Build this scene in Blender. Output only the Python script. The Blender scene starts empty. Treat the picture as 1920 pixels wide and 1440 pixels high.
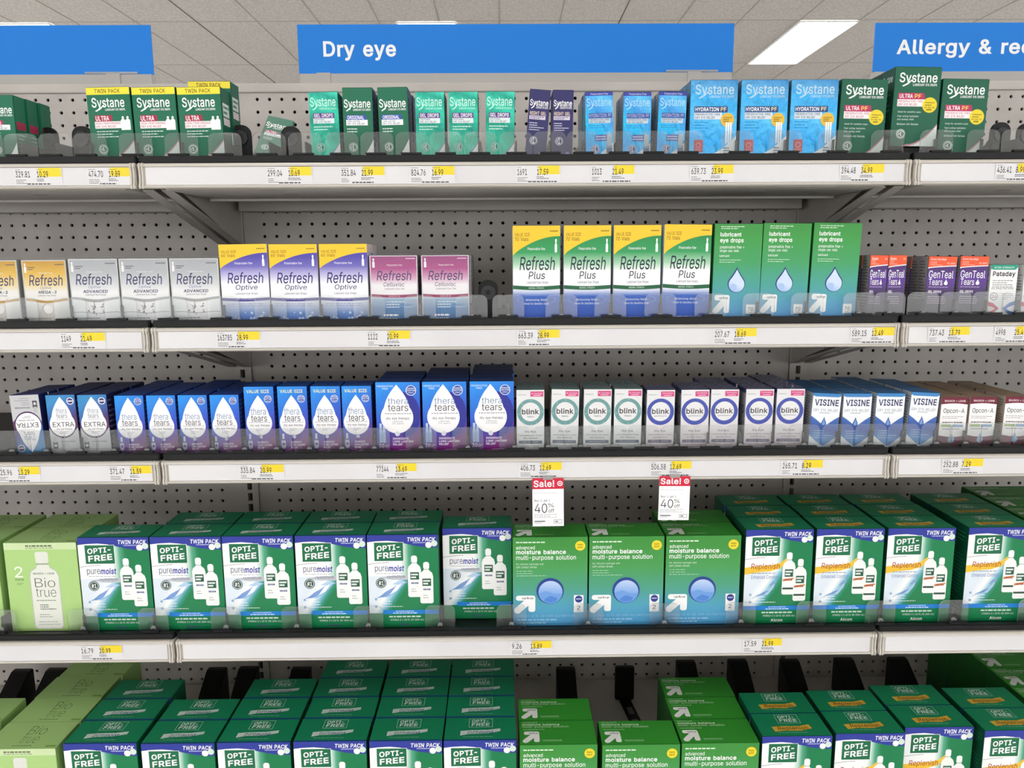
import bpy, bmesh, math, random
from mathutils import Vector, Matrix
from mathutils.geometry import tessellate_polygon
R = random.Random(7)
S = bpy.context.scene
COL = S.collection

# ------------------------------------------------------------------ camera
PITCH, YAW, ROLL = .1583, .0100, -.0059
CAM = Vector((-.0375, -1.6768, 1.45))
FPX = 1444.0
fwd = Vector((math.sin(YAW)*math.cos(PITCH), math.cos(YAW)*math.cos(PITCH), -math.sin(PITCH)))
rgt0 = Vector((math.cos(YAW), -math.sin(YAW), 0)); up0 = rgt0.cross(fwd)
rgt = rgt0*math.cos(ROLL)+up0*math.sin(ROLL); upv = -rgt0*math.sin(ROLL)+up0*math.cos(ROLL)
cam = bpy.data.cameras.new('camera'); cam.sensor_width = 36; cam.lens = FPX/1920*36
cam.clip_start = .05; cam.clip_end = 200
co = bpy.data.objects.new('camera', cam); COL.objects.link(co)
m3 = Matrix((rgt, upv, -fwd)).transposed()
co.matrix_world = Matrix.Translation(CAM) @ m3.to_4x4()
S.camera = co
def ray(px, py): return fwd+(px-960)/FPX*rgt+(720-py)/FPX*upv
def at(px, py, Y):
    d = ray(px, py); return CAM+d*((Y-CAM.y)/d.y)
def atz(px, py, z):
    d = ray(px, py); return CAM+d*((z-CAM.z)/d.z)

# ------------------------------------------------------------------ world and exposure
w = bpy.data.worlds.new('store_air'); S.world = w; w.use_nodes = True
w.node_tree.nodes['Background'].inputs[0].default_value = (1, 1, 1, 1)
w.node_tree.nodes['Background'].inputs[1].default_value = 2.0
S.view_settings.view_transform = 'Standard'; S.view_settings.look = 'None'
S.view_settings.gamma = 1; S.view_settings.use_curve_mapping = False
S.view_settings.exposure = 0.5
LAMP = 6.0
S.cycles.use_denoising = True
S.cycles.max_bounces = 8; S.cycles.transparent_max_bounces = 24
S.cycles.sample_clamp_indirect = 6

# ------------------------------------------------------------------ materials
def lin(h):
    h = h.lstrip('#'); o = []; lo = min(int(h[i:i+2], 16) for i in (0, 2, 4))      # near-white board is bleached white
    for i in (0, 2, 4):
        c = int(h[i:i+2], 16)/255
        if lo >= 224: c += (1-c)*.5
        o.append(c/12.92 if c <= .04045 else ((c+.055)/1.055)**2.4)
    return (*o, 1)
MATS = {}
def M(col, rough=.42, metal=0, spec=.4, name=None):
    k = (col, rough, metal, spec)
    if k in MATS: return MATS[k]
    m = bpy.data.materials.new(name or 'ink_'+col.strip('#')); m.use_nodes = True
    b = m.node_tree.nodes['Principled BSDF']
    b.inputs['Base Color'].default_value = lin(col); b.inputs['Roughness'].default_value = rough
    b.inputs['Metallic'].default_value = metal; b.inputs['Specular IOR Level'].default_value = spec
    MATS[k] = m; return m
def ramp(stops, d=(0, 1), rough=.42, metal=0, noise=0, off=0):
    """printed colour blend across the sheet: position = Generated . d"""
    k = ('ramp', tuple(stops), d, rough, metal, noise, off)
    if k in MATS: return MATS[k]
    m = bpy.data.materials.new('printed_blend'); m.use_nodes = True; nt = m.node_tree
    b = nt.nodes['Principled BSDF']; b.inputs['Roughness'].default_value = rough; b.inputs['Metallic'].default_value = metal
    tc = nt.nodes.new('ShaderNodeTexCoord'); dp = nt.nodes.new('ShaderNodeVectorMath'); dp.operation = 'DOT_PRODUCT'
    dp.inputs[1].default_value = (d[0], 0, d[1]); nt.links.new(tc.outputs['Generated'], dp.inputs[0])
    src = dp.outputs['Value']
    if off:
        ad = nt.nodes.new('ShaderNodeMath'); ad.inputs[1].default_value = off; nt.links.new(src, ad.inputs[0]); src = ad.outputs[0]
    if noise:
        nz = nt.nodes.new('ShaderNodeTexNoise'); nz.inputs['Scale'].default_value = 3.5; nz.inputs['Detail'].default_value = 3
        nt.links.new(tc.outputs['Generated'], nz.inputs['Vector'])
        ma = nt.nodes.new('ShaderNodeMath'); ma.operation = 'MULTIPLY_ADD'; ma.inputs[1].default_value = noise
        nt.links.new(nz.outputs['Fac'], ma.inputs[0]); nt.links.new(src, ma.inputs[2]); src = ma.outputs[0]
        if metal:
            bp = nt.nodes.new('ShaderNodeBump'); bp.inputs['Strength'].default_value = .35; bp.inputs['Distance'].default_value = .02
            nt.links.new(nz.outputs['Fac'], bp.inputs['Height']); nt.links.new(bp.outputs['Normal'], b.inputs['Normal'])
    cr = nt.nodes.new('ShaderNodeValToRGB'); e = cr.color_ramp.elements
    while len(e) < len(stops): e.new(.5)
    for i, (p, c) in enumerate(stops): e[i].position = p; e[i].color = lin(c)
    nt.links.new(src, cr.inputs[0]); nt.links.new(cr.outputs[0], b.inputs['Base Color'])
    MATS[k] = m; return m
def noisy(name, col, col2, scale, rough=.5, bump=0, metal=0):
    m = bpy.data.materials.new(name); m.use_nodes = True; nt = m.node_tree
    b = nt.nodes['Principled BSDF']; b.inputs['Roughness'].default_value = rough; b.inputs['Metallic'].default_value = metal
    tc = nt.nodes.new('ShaderNodeTexCoord'); nz = nt.nodes.new('ShaderNodeTexNoise')
    nz.inputs['Scale'].default_value = scale; nz.inputs['Detail'].default_value = 6
    nt.links.new(tc.outputs['Object'], nz.inputs['Vector'])
    cr = nt.nodes.new('ShaderNodeValToRGB'); cr.color_ramp.elements[0].color = lin(col); cr.color_ramp.elements[1].color = lin(col2)
    cr.color_ramp.elements[0].position = .35; cr.color_ramp.elements[1].position = .65
    nt.links.new(nz.outputs['Fac'], cr.inputs[0]); nt.links.new(cr.outputs[0], b.inputs['Base Color'])
    if bump:
        bp = nt.nodes.new('ShaderNodeBump'); bp.inputs['Strength'].default_value = bump; bp.inputs['Distance'].default_value = .003
        nt.links.new(nz.outputs['Fac'], bp.inputs['Height']); nt.links.new(bp.outputs['Normal'], b.inputs['Normal'])
    return m
def clear(name, gloss, rough, haze=.06, tint=(.93, .95, .95, 1), hazecol=(.8, .82, .82, 1), bump=0):
    m = bpy.data.materials.new(name); m.use_nodes = True; nt = m.node_tree; nt.nodes.clear()
    out = nt.nodes.new('ShaderNodeOutputMaterial'); tr = nt.nodes.new('ShaderNodeBsdfTransparent'); tr.inputs[0].default_value = tint
    gl = nt.nodes.new('ShaderNodeBsdfGlossy'); gl.inputs['Roughness'].default_value = rough
    df = nt.nodes.new('ShaderNodeBsdfDiffuse'); df.inputs[0].default_value = hazecol
    fr = nt.nodes.new('ShaderNodeFresnel'); fr.inputs[0].default_value = 1.45
    mu = nt.nodes.new('ShaderNodeMath'); mu.operation = 'MULTIPLY'; mu.inputs[1].default_value = gloss
    nt.links.new(fr.outputs[0], mu.inputs[0])
    a = nt.nodes.new('ShaderNodeMixShader'); a.inputs[0].default_value = haze
    nt.links.new(tr.outputs[0], a.inputs[1]); nt.links.new(df.outputs[0], a.inputs[2])
    c = nt.nodes.new('ShaderNodeMixShader'); nt.links.new(mu.outputs[0], c.inputs[0])
    nt.links.new(a.outputs[0], c.inputs[1]); nt.links.new(gl.outputs[0], c.inputs[2]); nt.links.new(c.outputs[0], out.inputs[0])
    if bump:
        tc = nt.nodes.new('ShaderNodeTexCoord'); nz = nt.nodes.new('ShaderNodeTexNoise'); nz.inputs['Scale'].default_value = 60; nz.inputs['Detail'].default_value = 3; nz.inputs['Distortion'].default_value = 1.5
        bp = nt.nodes.new('ShaderNodeBump'); bp.inputs['Strength'].default_value = bump; bp.inputs['Distance'].default_value = .004
        nt.links.new(tc.outputs['Object'], nz.inputs['Vector']); nt.links.new(nz.outputs['Fac'], bp.inputs['Height']); nt.links.new(bp.outputs['Normal'], gl.inputs['Normal'])
        nt.links.new(bp.outputs['Normal'], fr.inputs['Normal'])
    return m
STEEL = noisy('shelf_steel_beige', '#b8b3ac', '#c3beb7', 8, .45)
PEG = noisy('pegboard_beige', '#b6b0aa', '#c2bcb6', 14, .6, .05)
TRIM = M('#c9c3ba', .35, 0, .5, 'price_rail_beige')
PAPER = noisy('ticket_paper', '#d8d6d9', '#dfdee0', 5, .5)
BLACK = M('#0b0b0d', .45, 0, .3, 'black_plastic')
DARK = M('#060606', .8, 0, .2, 'cavity_shade')  # near-black colour standing in for the shade inside holes and slots
CLEAR = clear('clear_plastic', .9, .05, .045, (.975, .985, .985, 1))
CLEARE = clear('clear_plastic_edge', 1.2, .1, .32, (.7, .74, .74, 1), (.85, .88, .88, 1))
WRAP = clear('shrink_wrap', .5, .18, .03, (.995, .995, .995, 1), (.95, .95, .95, 1), .5)
GREY = M('#a9a6a2', .4, 0, .5, 'sign_rail_grey')

# ------------------------------------------------------------------ object helpers
def obj(name, me, parent=None, loc=(0, 0, 0), rot=(0, 0, 0)):
    o = bpy.data.objects.new(name, me); COL.objects.link(o)
    o.location = loc; o.rotation_euler = rot
    if parent is not None: o.parent = parent
    return o
def tag(o, label, cat, group=None, kind=None):
    o['label'] = label; o['category'] = cat
    if group: o['group'] = group
    if kind: o['kind'] = kind
    return o
def empty(name, loc=(0, 0, 0), rot=(0, 0, 0)):
    o = bpy.data.objects.new(name, None); COL.objects.link(o); o.location = loc; o.rotation_euler = rot
    o.empty_display_size = .02
    return o
def copy_tree(o):
    c = o.copy(); COL.objects.link(c)
    for ch in list(o.children):
        d = ch.copy(); COL.objects.link(d); d.parent = c
        for g in ch.children:
            e = g.copy(); COL.objects.link(e); e.parent = d
    return c
class MB:
    def __init__(s): s.v = []; s.f = []; s.mi = []; s.mats = []
    def mat(s, m):
        if m not in s.mats: s.mats.append(m)
        return s.mats.index(m)
    def box(s, x0, y0, z0, x1, y1, z1, m):
        b = len(s.v); i = s.mat(m)
        s.v += [(x0, y0, z0), (x1, y0, z0), (x1, y1, z0), (x0, y1, z0), (x0, y0, z1), (x1, y0, z1), (x1, y1, z1), (x0, y1, z1)]
        for q in ((0, 3, 2, 1), (4, 5, 6, 7), (0, 1, 5, 4), (1, 2, 6, 5), (2, 3, 7, 6), (3, 0, 4, 7)):
            s.f.append(tuple(b+k for k in q)); s.mi.append(i)
    def poly(s, pts, m):
        b = len(s.v); s.v += [tuple(p) for p in pts]; s.f.append(tuple(range(b, b+len(pts)))); s.mi.append(s.mat(m))
    def prism(s, pts, axis, a0, a1, m, medge=None):
        """extrude a 2-D outline; axis 'x': pts are (y, z); axis 'y': pts are (x, z)"""
        def P(p, a): return (a, p[0], p[1]) if axis == 'x' else (p[0], a, p[1])
        n = len(pts); b = len(s.v)
        s.v += [P(p, a0) for p in pts]+[P(p, a1) for p in pts]
        i = s.mat(m); j = s.mat(medge or m)
        s.f.append(tuple(b+k for k in range(n))); s.mi.append(i)
        s.f.append(tuple(b+n+k for k in reversed(range(n)))); s.mi.append(i)
        for k in range(n):
            l = (k+1) % n; s.f.append((b+k, b+n+k, b+n+l, b+l)); s.mi.append(j)
    def cyl(s, c, r, axis, a0, a1, m, n=16):
        s.prism([(c[0]+r*math.cos(2*math.pi*k/n), c[1]+r*math.sin(2*math.pi*k/n)) for k in range(n)], axis, a0, a1, m)
    def mesh(s, name, bevel=0, smooth=False, fix=True):
        me = bpy.data.meshes.new(name); me.from_pydata(s.v, [], s.f)
        for m in s.mats: me.materials.append(m)
        me.polygons.foreach_set('material_index', s.mi); me.update()
        if fix or bevel:
            bm = bmesh.new(); bm.from_mesh(me)
            bmesh.ops.recalc_face_normals(bm, faces=bm.faces)
            if bevel: bmesh.ops.bevel(bm, geom=list(bm.edges), offset=bevel, segments=2, affect='EDGES', clamp_overlap=True)
            bm.to_mesh(me); bm.free()
        return me
def rrect(x0, z0, x1, z1, r, n=6, corners=(1, 1, 1, 1)):
    o = []
    for (cx, cz, a0, on, px, pz) in ((x1-r, z1-r, 0, corners[1], x1, z1), (x0+r, z1-r, 90, corners[0], x0, z1), (x0+r, z0+r, 180, corners[3], x0, z0), (x1-r, z0+r, 270, corners[2], x1, z0)):
        if not on: o.append((px, pz)); continue
        for k in range(n+1):
            a = math.radians(a0+90*k/n); o.append((cx+r*math.cos(a), cz+r*math.sin(a)))
    return o

# ------------------------------------------------------------------ printing: flat artwork made of shapes and lettering
FONT_DATA = r"""
33;98;26,20 28,12 33,4 40,-1 49,-2 58,-1 65,4 70,12 72,20 70,29 65,37 58,42 49,43 40,42 33,37 28,29|32,254 34,80 64,80 66,254
35;220;57,0 69,70 133,70 121,0 147,0 158,70 196,70 200,96 162,96 173,158 211,158 215,184 177,184 188,254 163,254 151,184 87,184 99,254 73,254 62,184 24,184 20,158 58,158 47,96 9,96 5,70 43,70 32,0|137,96 73,96 83,158 147,158
36;223;32,30 46,15 64,5 86,-2 101,-3 101,-37 122,-37 122,-3 139,-2 162,5 180,17 193,32 201,50 204,69 202,85 197,99 189,110 179,119 168,126 156,132 132,140 122,143 122,228 134,227 151,219 163,206 169,189 200,189 197,208 189,224 175,238 158,249 137,256 122,257 122,292 101,292 101,257 90,256 69,249 51,238 37,224 29,206 26,186 30,163 43,145 64,130 92,120 101,117 101,26 97,26 83,29 71,35 62,44 55,55 52,68 19,68 23,48|60,176 58,188 59,199 64,209 73,218 84,224 97,228 101,228 101,148 85,154 74,160 65,167|122,111 136,107 148,102 158,96 166,89 171,81 173,70 171,57 165,46 155,37 143,30 128,26 122,26
37;338;37,194 39,180 43,168 50,157 60,149 73,143 88,141 103,143 115,149 125,157 132,168 136,180 138,194 138,206 136,220 132,232 125,243 115,251 103,257 88,258 73,257 60,251 51,243 43,232 39,220 37,206|88,164 76,166 69,173 65,183 64,194 64,206 65,217 69,227 77,234 88,236 99,234 106,227 110,217 112,206 112,194 110,183 106,173 99,166|200,48 202,34 206,21 213,11 223,2 236,-3 251,-5 265,-3 278,2 288,11 295,21 299,34 300,48 300,60 299,74 295,86 288,97 278,105 266,111 251,112 236,111 223,105 213,97 206,86 202,74 200,60|251,17 239,20 232,26 228,36 226,48 226,60 228,71 232,81 240,88 251,90 262,88 269,81 273,71 274,60 274,48 273,36 269,26 262,20|66,0 95,0 270,254 241,254
38;224;27,31 39,17 55,6 75,-1 98,-3 117,-2 136,3 153,12 164,21 182,0 219,0 183,44 192,57 198,72 202,90 204,112 174,112 173,93 168,76 163,67 110,133 128,146 146,162 158,181 161,191 162,202 160,217 154,230 145,241 133,249 118,255 100,257 82,255 67,249 55,241 45,229 40,215 38,199 39,185 44,172 51,159 68,138 55,128 42,117 32,106 24,95 19,82 17,67 20,48|55,44 50,54 48,66 50,77 55,87 64,98 77,109 86,116 146,43 139,37 126,30 111,25 96,23 83,25 72,29 62,35|84,227 92,229 101,230 113,228 123,223 129,214 131,202 130,194 127,187 123,181 118,176 91,155 78,173 69,190 68,199 69,208 73,216 77,222
40;137;46,78 49,53 56,27 64,2 75,-23 88,-48 118,-48 101,-10 94,8 86,33 80,57 77,80 76,103 77,129 81,157 87,185 95,214 106,242 118,270 88,270 76,247 66,221 60,202 50,162 46,132 45,103
41;137;19,-48 48,-48 61,-24 72,1 81,27 87,52 91,78 92,103 91,132 86,162 82,182 77,202 71,221 60,247 48,270 19,270 31,242 41,214 50,185 56,157 60,129 61,103 60,81 57,58 51,34 43,9 36,-9
43;227;31,113 31,86 99,86 99,17 128,17 128,86 195,86 195,113 128,113 128,182 99,182 99,113
44;94;34,36 19,-60 42,-60 68,36
45;227;57,122 57,94 168,94 168,122
46;93;25,20 26,12 31,4 39,-1 48,-2 56,-1 64,4 69,12 71,20 69,29 64,37 56,42 48,43 39,42 31,37 26,29
48;226;29,77 34,57 47,31 65,12 87,0 113,-3 140,0 162,12 179,31 192,57 198,77 201,101 203,127 201,153 198,177 192,197 179,223 161,242 139,254 113,258 87,254 65,242 48,223 35,197 29,177 25,153 24,127 25,101|62,72 56,97 55,127 56,157 62,182 70,203 82,218 96,227 113,230 131,227 145,218 157,203 165,182 170,157 172,127 170,97 165,72 157,52 145,37 131,28 113,25 96,28 82,37 70,52
49;227;99,254 43,213 43,179 105,224 106,224 106,27 38,27 38,0 195,0 195,27 138,27 138,254
50;226;32,24 32,0 195,0 195,28 76,28 76,30 153,111 168,129 179,145 185,159 189,172 191,186 188,205 181,223 169,237 153,248 134,255 112,258 91,255 72,248 55,237 43,221 35,202 33,181 64,181 65,195 69,207 77,216 86,224 98,228 112,230 125,228 137,224 146,218 154,209 159,198 160,186 159,174 155,163 141,141 117,114
51;227;49,15 66,5 87,-1 109,-3 133,-1 154,6 172,18 185,33 194,51 196,72 194,93 185,111 172,127 154,138 132,144 110,144 186,230 186,254 35,254 35,226 144,226 144,224 78,150 78,124 101,124 121,122 137,117 150,109 158,98 163,86 165,72 163,58 157,46 149,37 138,30 124,26 109,25 95,26 83,30 72,35 63,44 57,54 55,66 22,66 26,46 35,29
52;226;20,79 20,53 141,53 141,0 171,0 171,53 207,53 207,81 171,81 171,159 141,159 141,81 54,81 54,83 155,254 123,254
53;227;41,30 54,16 70,6 89,-1 111,-3 134,-1 154,8 171,21 184,38 193,58 195,82 194,99 189,116 182,130 172,143 161,153 147,160 131,165 115,167 101,166 89,162 77,157 68,151 67,151 75,226 183,226 183,254 48,254 34,126 64,123 73,129 84,134 96,137 109,138 124,137 137,131 148,122 157,111 162,97 164,81 162,66 157,52 149,41 138,32 125,27 111,25 98,26 87,30 77,36 69,44 64,54 61,65 30,65 33,47
54;227;42,37 55,20 71,7 91,-1 113,-3 135,-1 155,7 171,20 184,36 192,56 194,79 192,101 185,120 173,136 158,147 139,155 117,157 107,156 98,153 90,149 85,146 161,254 126,254 69,170 51,142 40,119 34,100 32,81 34,58|69,51 64,64 62,79 64,94 69,107 77,118 87,126 99,131 113,133 127,131 139,126 149,118 157,107 162,94 164,79 162,64 157,51 149,40 139,31 127,26 113,24 99,26 87,31 77,40
55;227;48,0 82,0 195,224 195,254 31,254 31,226 162,226 162,224
56;227;37,31 50,17 68,6 89,-1 113,-3 137,-1 158,6 176,17 189,31 198,48 200,68 199,83 194,98 186,110 176,121 164,128 150,132 150,133 167,141 180,154 188,171 191,190 188,209 181,225 169,239 153,249 134,256 113,258 92,256 73,249 57,239 45,225 38,209 35,190 38,171 46,154 59,141 76,133 76,132 63,128 51,121 40,110 33,98 28,83 26,68 29,48|64,46 59,57 58,69 59,83 65,94 73,104 85,111 98,116 113,118 128,116 141,111 153,104 161,94 167,83 168,69 167,57 161,46 153,37 142,30 129,26 113,25 97,26 84,30 73,37|89,225 100,229 113,230 126,229 138,225 147,218 154,210 158,200 160,188 158,176 154,165 146,157 137,150 126,146 113,145 100,146 89,150 79,157 72,165 68,176 66,188 68,200 72,210 79,218
57;227;41,134 53,119 69,107 87,100 109,97 119,98 128,101 137,105 139,107 65,0 100,0 158,84 175,112 186,135 192,155 194,173 192,197 184,217 171,234 155,247 135,255 113,258 91,255 71,247 55,235 42,218 34,198 32,176 34,154|69,148 64,161 63,176 64,191 69,204 77,215 87,223 99,228 113,230 127,228 139,223 150,215 157,204 162,190 164,175 162,160 157,147 149,137 139,129 127,123 113,122 99,123 87,129 77,137
65;240;8,0 43,0 67,71 173,71 198,0 231,0 138,254 101,254|114,209 120,228 138,167 163,99 77,99 95,151
66;228;62,29 62,115 124,115 140,114 153,109 163,102 171,92 176,81 178,68 175,53 165,40 148,31 122,29|30,254 30,0 123,0 151,2 172,9 189,20 200,33 207,50 209,68 207,86 201,102 192,114 182,123 170,129 157,131 157,133 168,137 178,143 187,150 193,160 198,172 199,187 197,205 190,221 180,235 164,245 145,252 121,254|62,143 62,226 120,226 141,223 156,214 165,202 168,186 166,174 162,163 154,155 144,148 132,144 119,143
67;255;35,58 46,40 59,25 75,12 93,4 113,-2 134,-3 153,-2 170,2 187,9 201,19 214,31 224,45 232,62 236,80 204,80 200,68 195,57 179,40 169,34 158,30 146,27 134,26 112,29 92,38 75,53 63,72 54,97 52,127 54,157 62,182 75,202 92,216 111,225 134,228 146,227 158,224 169,220 179,214 195,197 200,186 204,174 236,174 232,193 224,209 214,224 201,236 186,245 170,252 152,256 134,258 113,256 93,251 75,242 59,230 46,215 35,197 27,176 22,153 20,127 22,101 27,78
68;251;30,254 30,0 109,0 134,2 156,7 175,15 192,27 206,42 217,59 224,80 229,102 231,128 229,153 225,175 217,196 200,221 176,239 157,248 136,253 113,254|159,40 136,31 107,29 62,29 62,226 110,226 138,223 160,214 177,200 190,180 197,156 200,128 197,99 189,75 177,55
69;209;62,29 62,114 178,114 178,143 62,143 62,226 186,226 186,254 30,254 30,0 188,0 188,29
70;205;62,0 62,111 173,111 173,139 62,139 62,226 185,226 185,254 30,254 30,0
71;260;35,58 45,40 59,25 75,13 93,4 113,-2 134,-3 163,0 188,9 209,25 225,45 236,71 239,100 239,128 141,128 141,100 207,100 205,80 198,62 187,47 172,36 155,29 134,26 112,29 92,38 75,53 63,72 54,97 52,127 54,157 62,182 75,202 92,216 111,225 133,228 146,227 158,224 168,220 178,213 186,206 194,197 204,174 237,174 232,192 225,208 214,222 202,235 187,245 170,252 152,256 132,258 112,256 92,251 74,242 59,230 45,215 35,197 27,176 22,153 20,127 22,102 27,78
72;259;30,0 62,0 62,116 196,116 196,0 228,0 228,254 196,254 196,144 62,144 62,254 30,254
73;150;16,29 16,0 135,0 135,29 91,29 91,226 135,226 135,254 16,254 16,226 59,226 59,29
75;234;30,254 30,0 62,0 62,83 99,123 186,0 224,0 122,144 224,254 182,254 106,172 96,162 70,131 62,120 62,254
76;196;30,254 30,0 181,0 181,29 62,29 62,254
77;314;61,0 61,164 60,186 60,208 59,219 65,204 72,181 80,160 85,145 143,0 171,0 234,161 253,217 253,184 252,163 252,0 284,0 284,254 238,254 176,94 165,61 158,36 139,94 76,254 30,254 30,0
78;261;62,0 62,164 60,215 101,145 193,0 232,0 232,254 199,254 199,97 200,79 200,54 201,39 194,53 172,91 68,254 30,254 30,0
79;266;35,58 46,40 59,25 75,12 93,4 112,-2 133,-3 155,-2 174,4 192,12 208,25 221,40 232,58 240,78 245,101 247,127 245,153 240,176 232,197 221,215 208,230 192,242 174,251 155,256 133,258 112,256 93,251 75,242 59,230 46,215 35,197 27,176 22,153 20,127 22,101 27,78|63,72 54,97 52,127 54,157 63,182 75,202 92,216 112,225 133,228 155,225 175,216 191,202 204,182 212,157 215,127 212,97 204,72 191,52 175,38 155,29 133,26 112,29 92,38 75,52
80;223;30,254 30,0 62,0 62,93 118,93 144,96 166,104 183,116 195,133 202,152 204,174 202,195 195,215 183,231 166,244 144,252 118,254|62,121 62,226 116,226 134,224 148,219 159,211 167,201 171,188 172,174 171,160 167,147 159,136 149,128 134,123 116,121
82;224;30,254 30,0 62,0 62,99 118,99 123,99 177,0 214,0 156,105 166,109 183,120 195,136 202,154 205,176 202,198 195,217 183,232 167,244 145,252 118,254|62,128 62,226 116,226 134,224 149,220 159,212 167,202 171,190 173,176 171,162 167,150 160,141 149,133 135,129 117,128
83;223;32,30 46,15 64,5 86,-2 112,-4 139,-2 162,5 180,17 193,32 201,50 204,69 202,85 197,99 189,110 179,119 168,126 156,132 132,140 96,150 85,154 74,160 65,167 60,176 58,188 59,199 64,209 73,218 84,224 97,228 112,229 134,227 151,219 163,206 169,189 200,189 197,208 189,224 175,238 158,249 137,256 114,258 90,256 69,249 51,238 37,224 29,206 26,186 30,163 43,145 64,130 92,120 136,107 148,102 158,96 166,89 171,81 173,70 171,57 165,46 155,37 143,30 128,26 112,25 97,26 83,29 71,35 62,44 55,55 52,68 19,68 23,48
84;225;16,254 16,226 96,226 96,0 128,0 128,226 208,226 208,254
85;258;30,254 30,87 33,62 42,40 57,22 77,8 101,-1 129,-4 157,-1 182,8 201,22 216,40 226,62 229,87 229,254 196,254 196,89 194,72 188,57 179,44 165,34 149,28 129,26 110,28 94,34 80,44 70,57 64,72 62,89 62,254
86;240;42,254 8,254 102,0 139,0 231,254 197,254 140,88 133,69 120,27 108,69
87;343;82,98 41,254 8,254 78,0 115,0 164,179 167,197 171,218 184,161 228,0 265,0 335,254 302,254 261,98 249,47 246,31 231,98 190,254 153,254 112,98 96,30 88,73
88;237;9,0 46,0 113,98 118,109 125,98 129,90 191,0 228,0 137,131 223,254 187,254 136,181 119,151 102,181 52,254 15,254 101,130
89;235;46,254 8,254 102,104 102,0 134,0 134,104 228,254 191,254 140,172 118,131 104,159
90;219;21,23 21,0 200,0 200,29 107,29 92,28 57,28 76,52 198,231 198,254 20,254 20,226 143,226 162,227 137,193
97;195;24,22 34,11 47,2 63,-3 80,-4 95,-3 108,1 118,6 126,12 132,19 136,26 138,26 138,0 168,0 168,126 167,145 161,160 153,172 143,180 131,186 119,190 108,192 97,192 82,191 66,188 52,182 39,173 29,161 20,146 50,137 54,144 59,150 66,156 75,161 85,164 98,165 110,164 120,161 128,156 133,148 137,139 138,127 136,121 133,117 117,113 89,110 76,108 50,102 39,97 29,90 22,80 17,69 15,54 17,37|51,36 47,43 46,52 47,62 52,70 58,75 67,79 77,82 100,86 123,89 135,93 138,95 138,69 136,57 132,47 124,37 114,29 101,24 85,23 74,24 65,26 57,30
98;212;26,0 56,0 56,29 59,29 63,23 76,8 86,2 99,-3 115,-4 137,-1 157,8 173,23 185,42 193,66 195,94 193,122 185,146 173,166 156,180 137,189 115,192 98,191 86,186 76,180 69,173 63,166 59,160 57,160 57,254 26,254|58,75 56,95 58,114 62,131 70,145 81,156 94,163 110,165 126,163 140,156 150,145 158,131 163,114 164,95 163,75 158,58 150,44 140,33 126,26 110,23 94,26 81,32 70,43 63,58
99;198;20,66 28,43 41,23 58,8 79,-1 104,-4 117,-3 130,0 142,4 153,11 163,19 171,28 177,39 181,51 152,59 146,44 141,38 135,33 129,29 121,26 113,24 104,23 86,26 73,33 62,44 54,59 50,75 48,94 50,112 54,129 62,144 73,155 86,162 104,165 113,164 121,162 128,159 135,155 141,150 145,145 149,138 151,131 181,138 176,150 170,161 162,170 153,178 142,184 130,189 117,191 104,192 79,189 58,180 41,165 28,146 20,122 17,94
100;212;20,66 27,42 40,23 56,8 75,-1 98,-4 114,-3 126,2 136,8 149,23 153,29 156,29 156,0 186,0 186,254 155,254 155,160 153,160 144,173 136,180 126,186 114,191 98,192 75,189 56,180 40,166 27,146 20,122 17,94|54,58 50,75 48,95 50,114 54,131 62,145 72,156 86,163 102,165 118,163 132,156 142,145 150,131 154,114 156,95 154,75 150,58 142,43 132,32 118,26 102,23 86,26 73,33 62,44
101;202;17,93 20,66 28,42 41,23 58,8 80,-1 106,-4 125,-3 141,2 156,10 168,20 177,32 182,45 153,53 149,44 143,36 127,26 117,24 106,23 90,25 76,31 64,40 55,53 50,69 48,85 186,85 186,97 184,121 179,141 170,157 160,170 147,180 133,187 118,191 103,192 78,189 58,180 40,165 28,145 20,121|50,121 54,135 62,147 73,157 87,163 103,165 118,163 131,157 141,147 149,134 153,119 154,110 49,110
102;127;68,259 57,252 48,243 42,231 40,216 40,190 3,190 3,164 40,164 40,0 71,0 71,164 114,164 114,190 71,190 71,209 72,221 77,230 85,235 97,237 103,237 114,234 121,260 117,262 103,265 94,265 80,264
103;213;25,-35 32,-45 41,-55 53,-63 67,-70 84,-74 103,-75 125,-73 145,-68 162,-59 175,-45 183,-27 186,-4 186,190 157,190 157,159 154,159 150,166 144,173 137,180 127,186 114,191 98,192 76,189 56,180 40,166 27,147 20,123 17,96 20,68 28,45 40,27 56,13 76,5 97,2 114,4 126,8 136,14 143,21 149,28 153,34 156,34 156,-3 152,-23 141,-38 124,-46 103,-49 89,-48 77,-44 68,-39 61,-33 55,-26 51,-20|54,61 50,78 48,96 50,115 54,131 62,145 73,156 86,163 102,165 119,163 132,156 142,146 150,132 155,115 156,96 155,77 150,61 142,47 132,38 118,32 102,30 86,32 73,38 62,48
104;205;26,254 26,0 57,0 57,113 58,129 63,141 71,151 80,159 92,163 105,165 123,161 136,152 145,137 148,118 148,0 179,0 179,120 177,142 170,160 161,174 148,184 132,190 114,192 94,189 76,181 62,166 57,156 57,254
105;83;21,242 22,234 27,227 34,223 42,221 50,223 57,227 62,234 63,242 62,249 57,256 50,260 42,262 34,260 27,256 22,249|26,190 26,0 57,0 57,190
107;190;57,106 57,254 26,254 26,0 57,0 57,70 77,89 147,0 186,0 100,109 180,190 142,190 60,106
108;95;26,42 29,24 37,10 50,2 70,-1 75,-1 90,1 85,27 80,26 73,26 65,27 60,31 58,38 57,49 57,254 26,254
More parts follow.
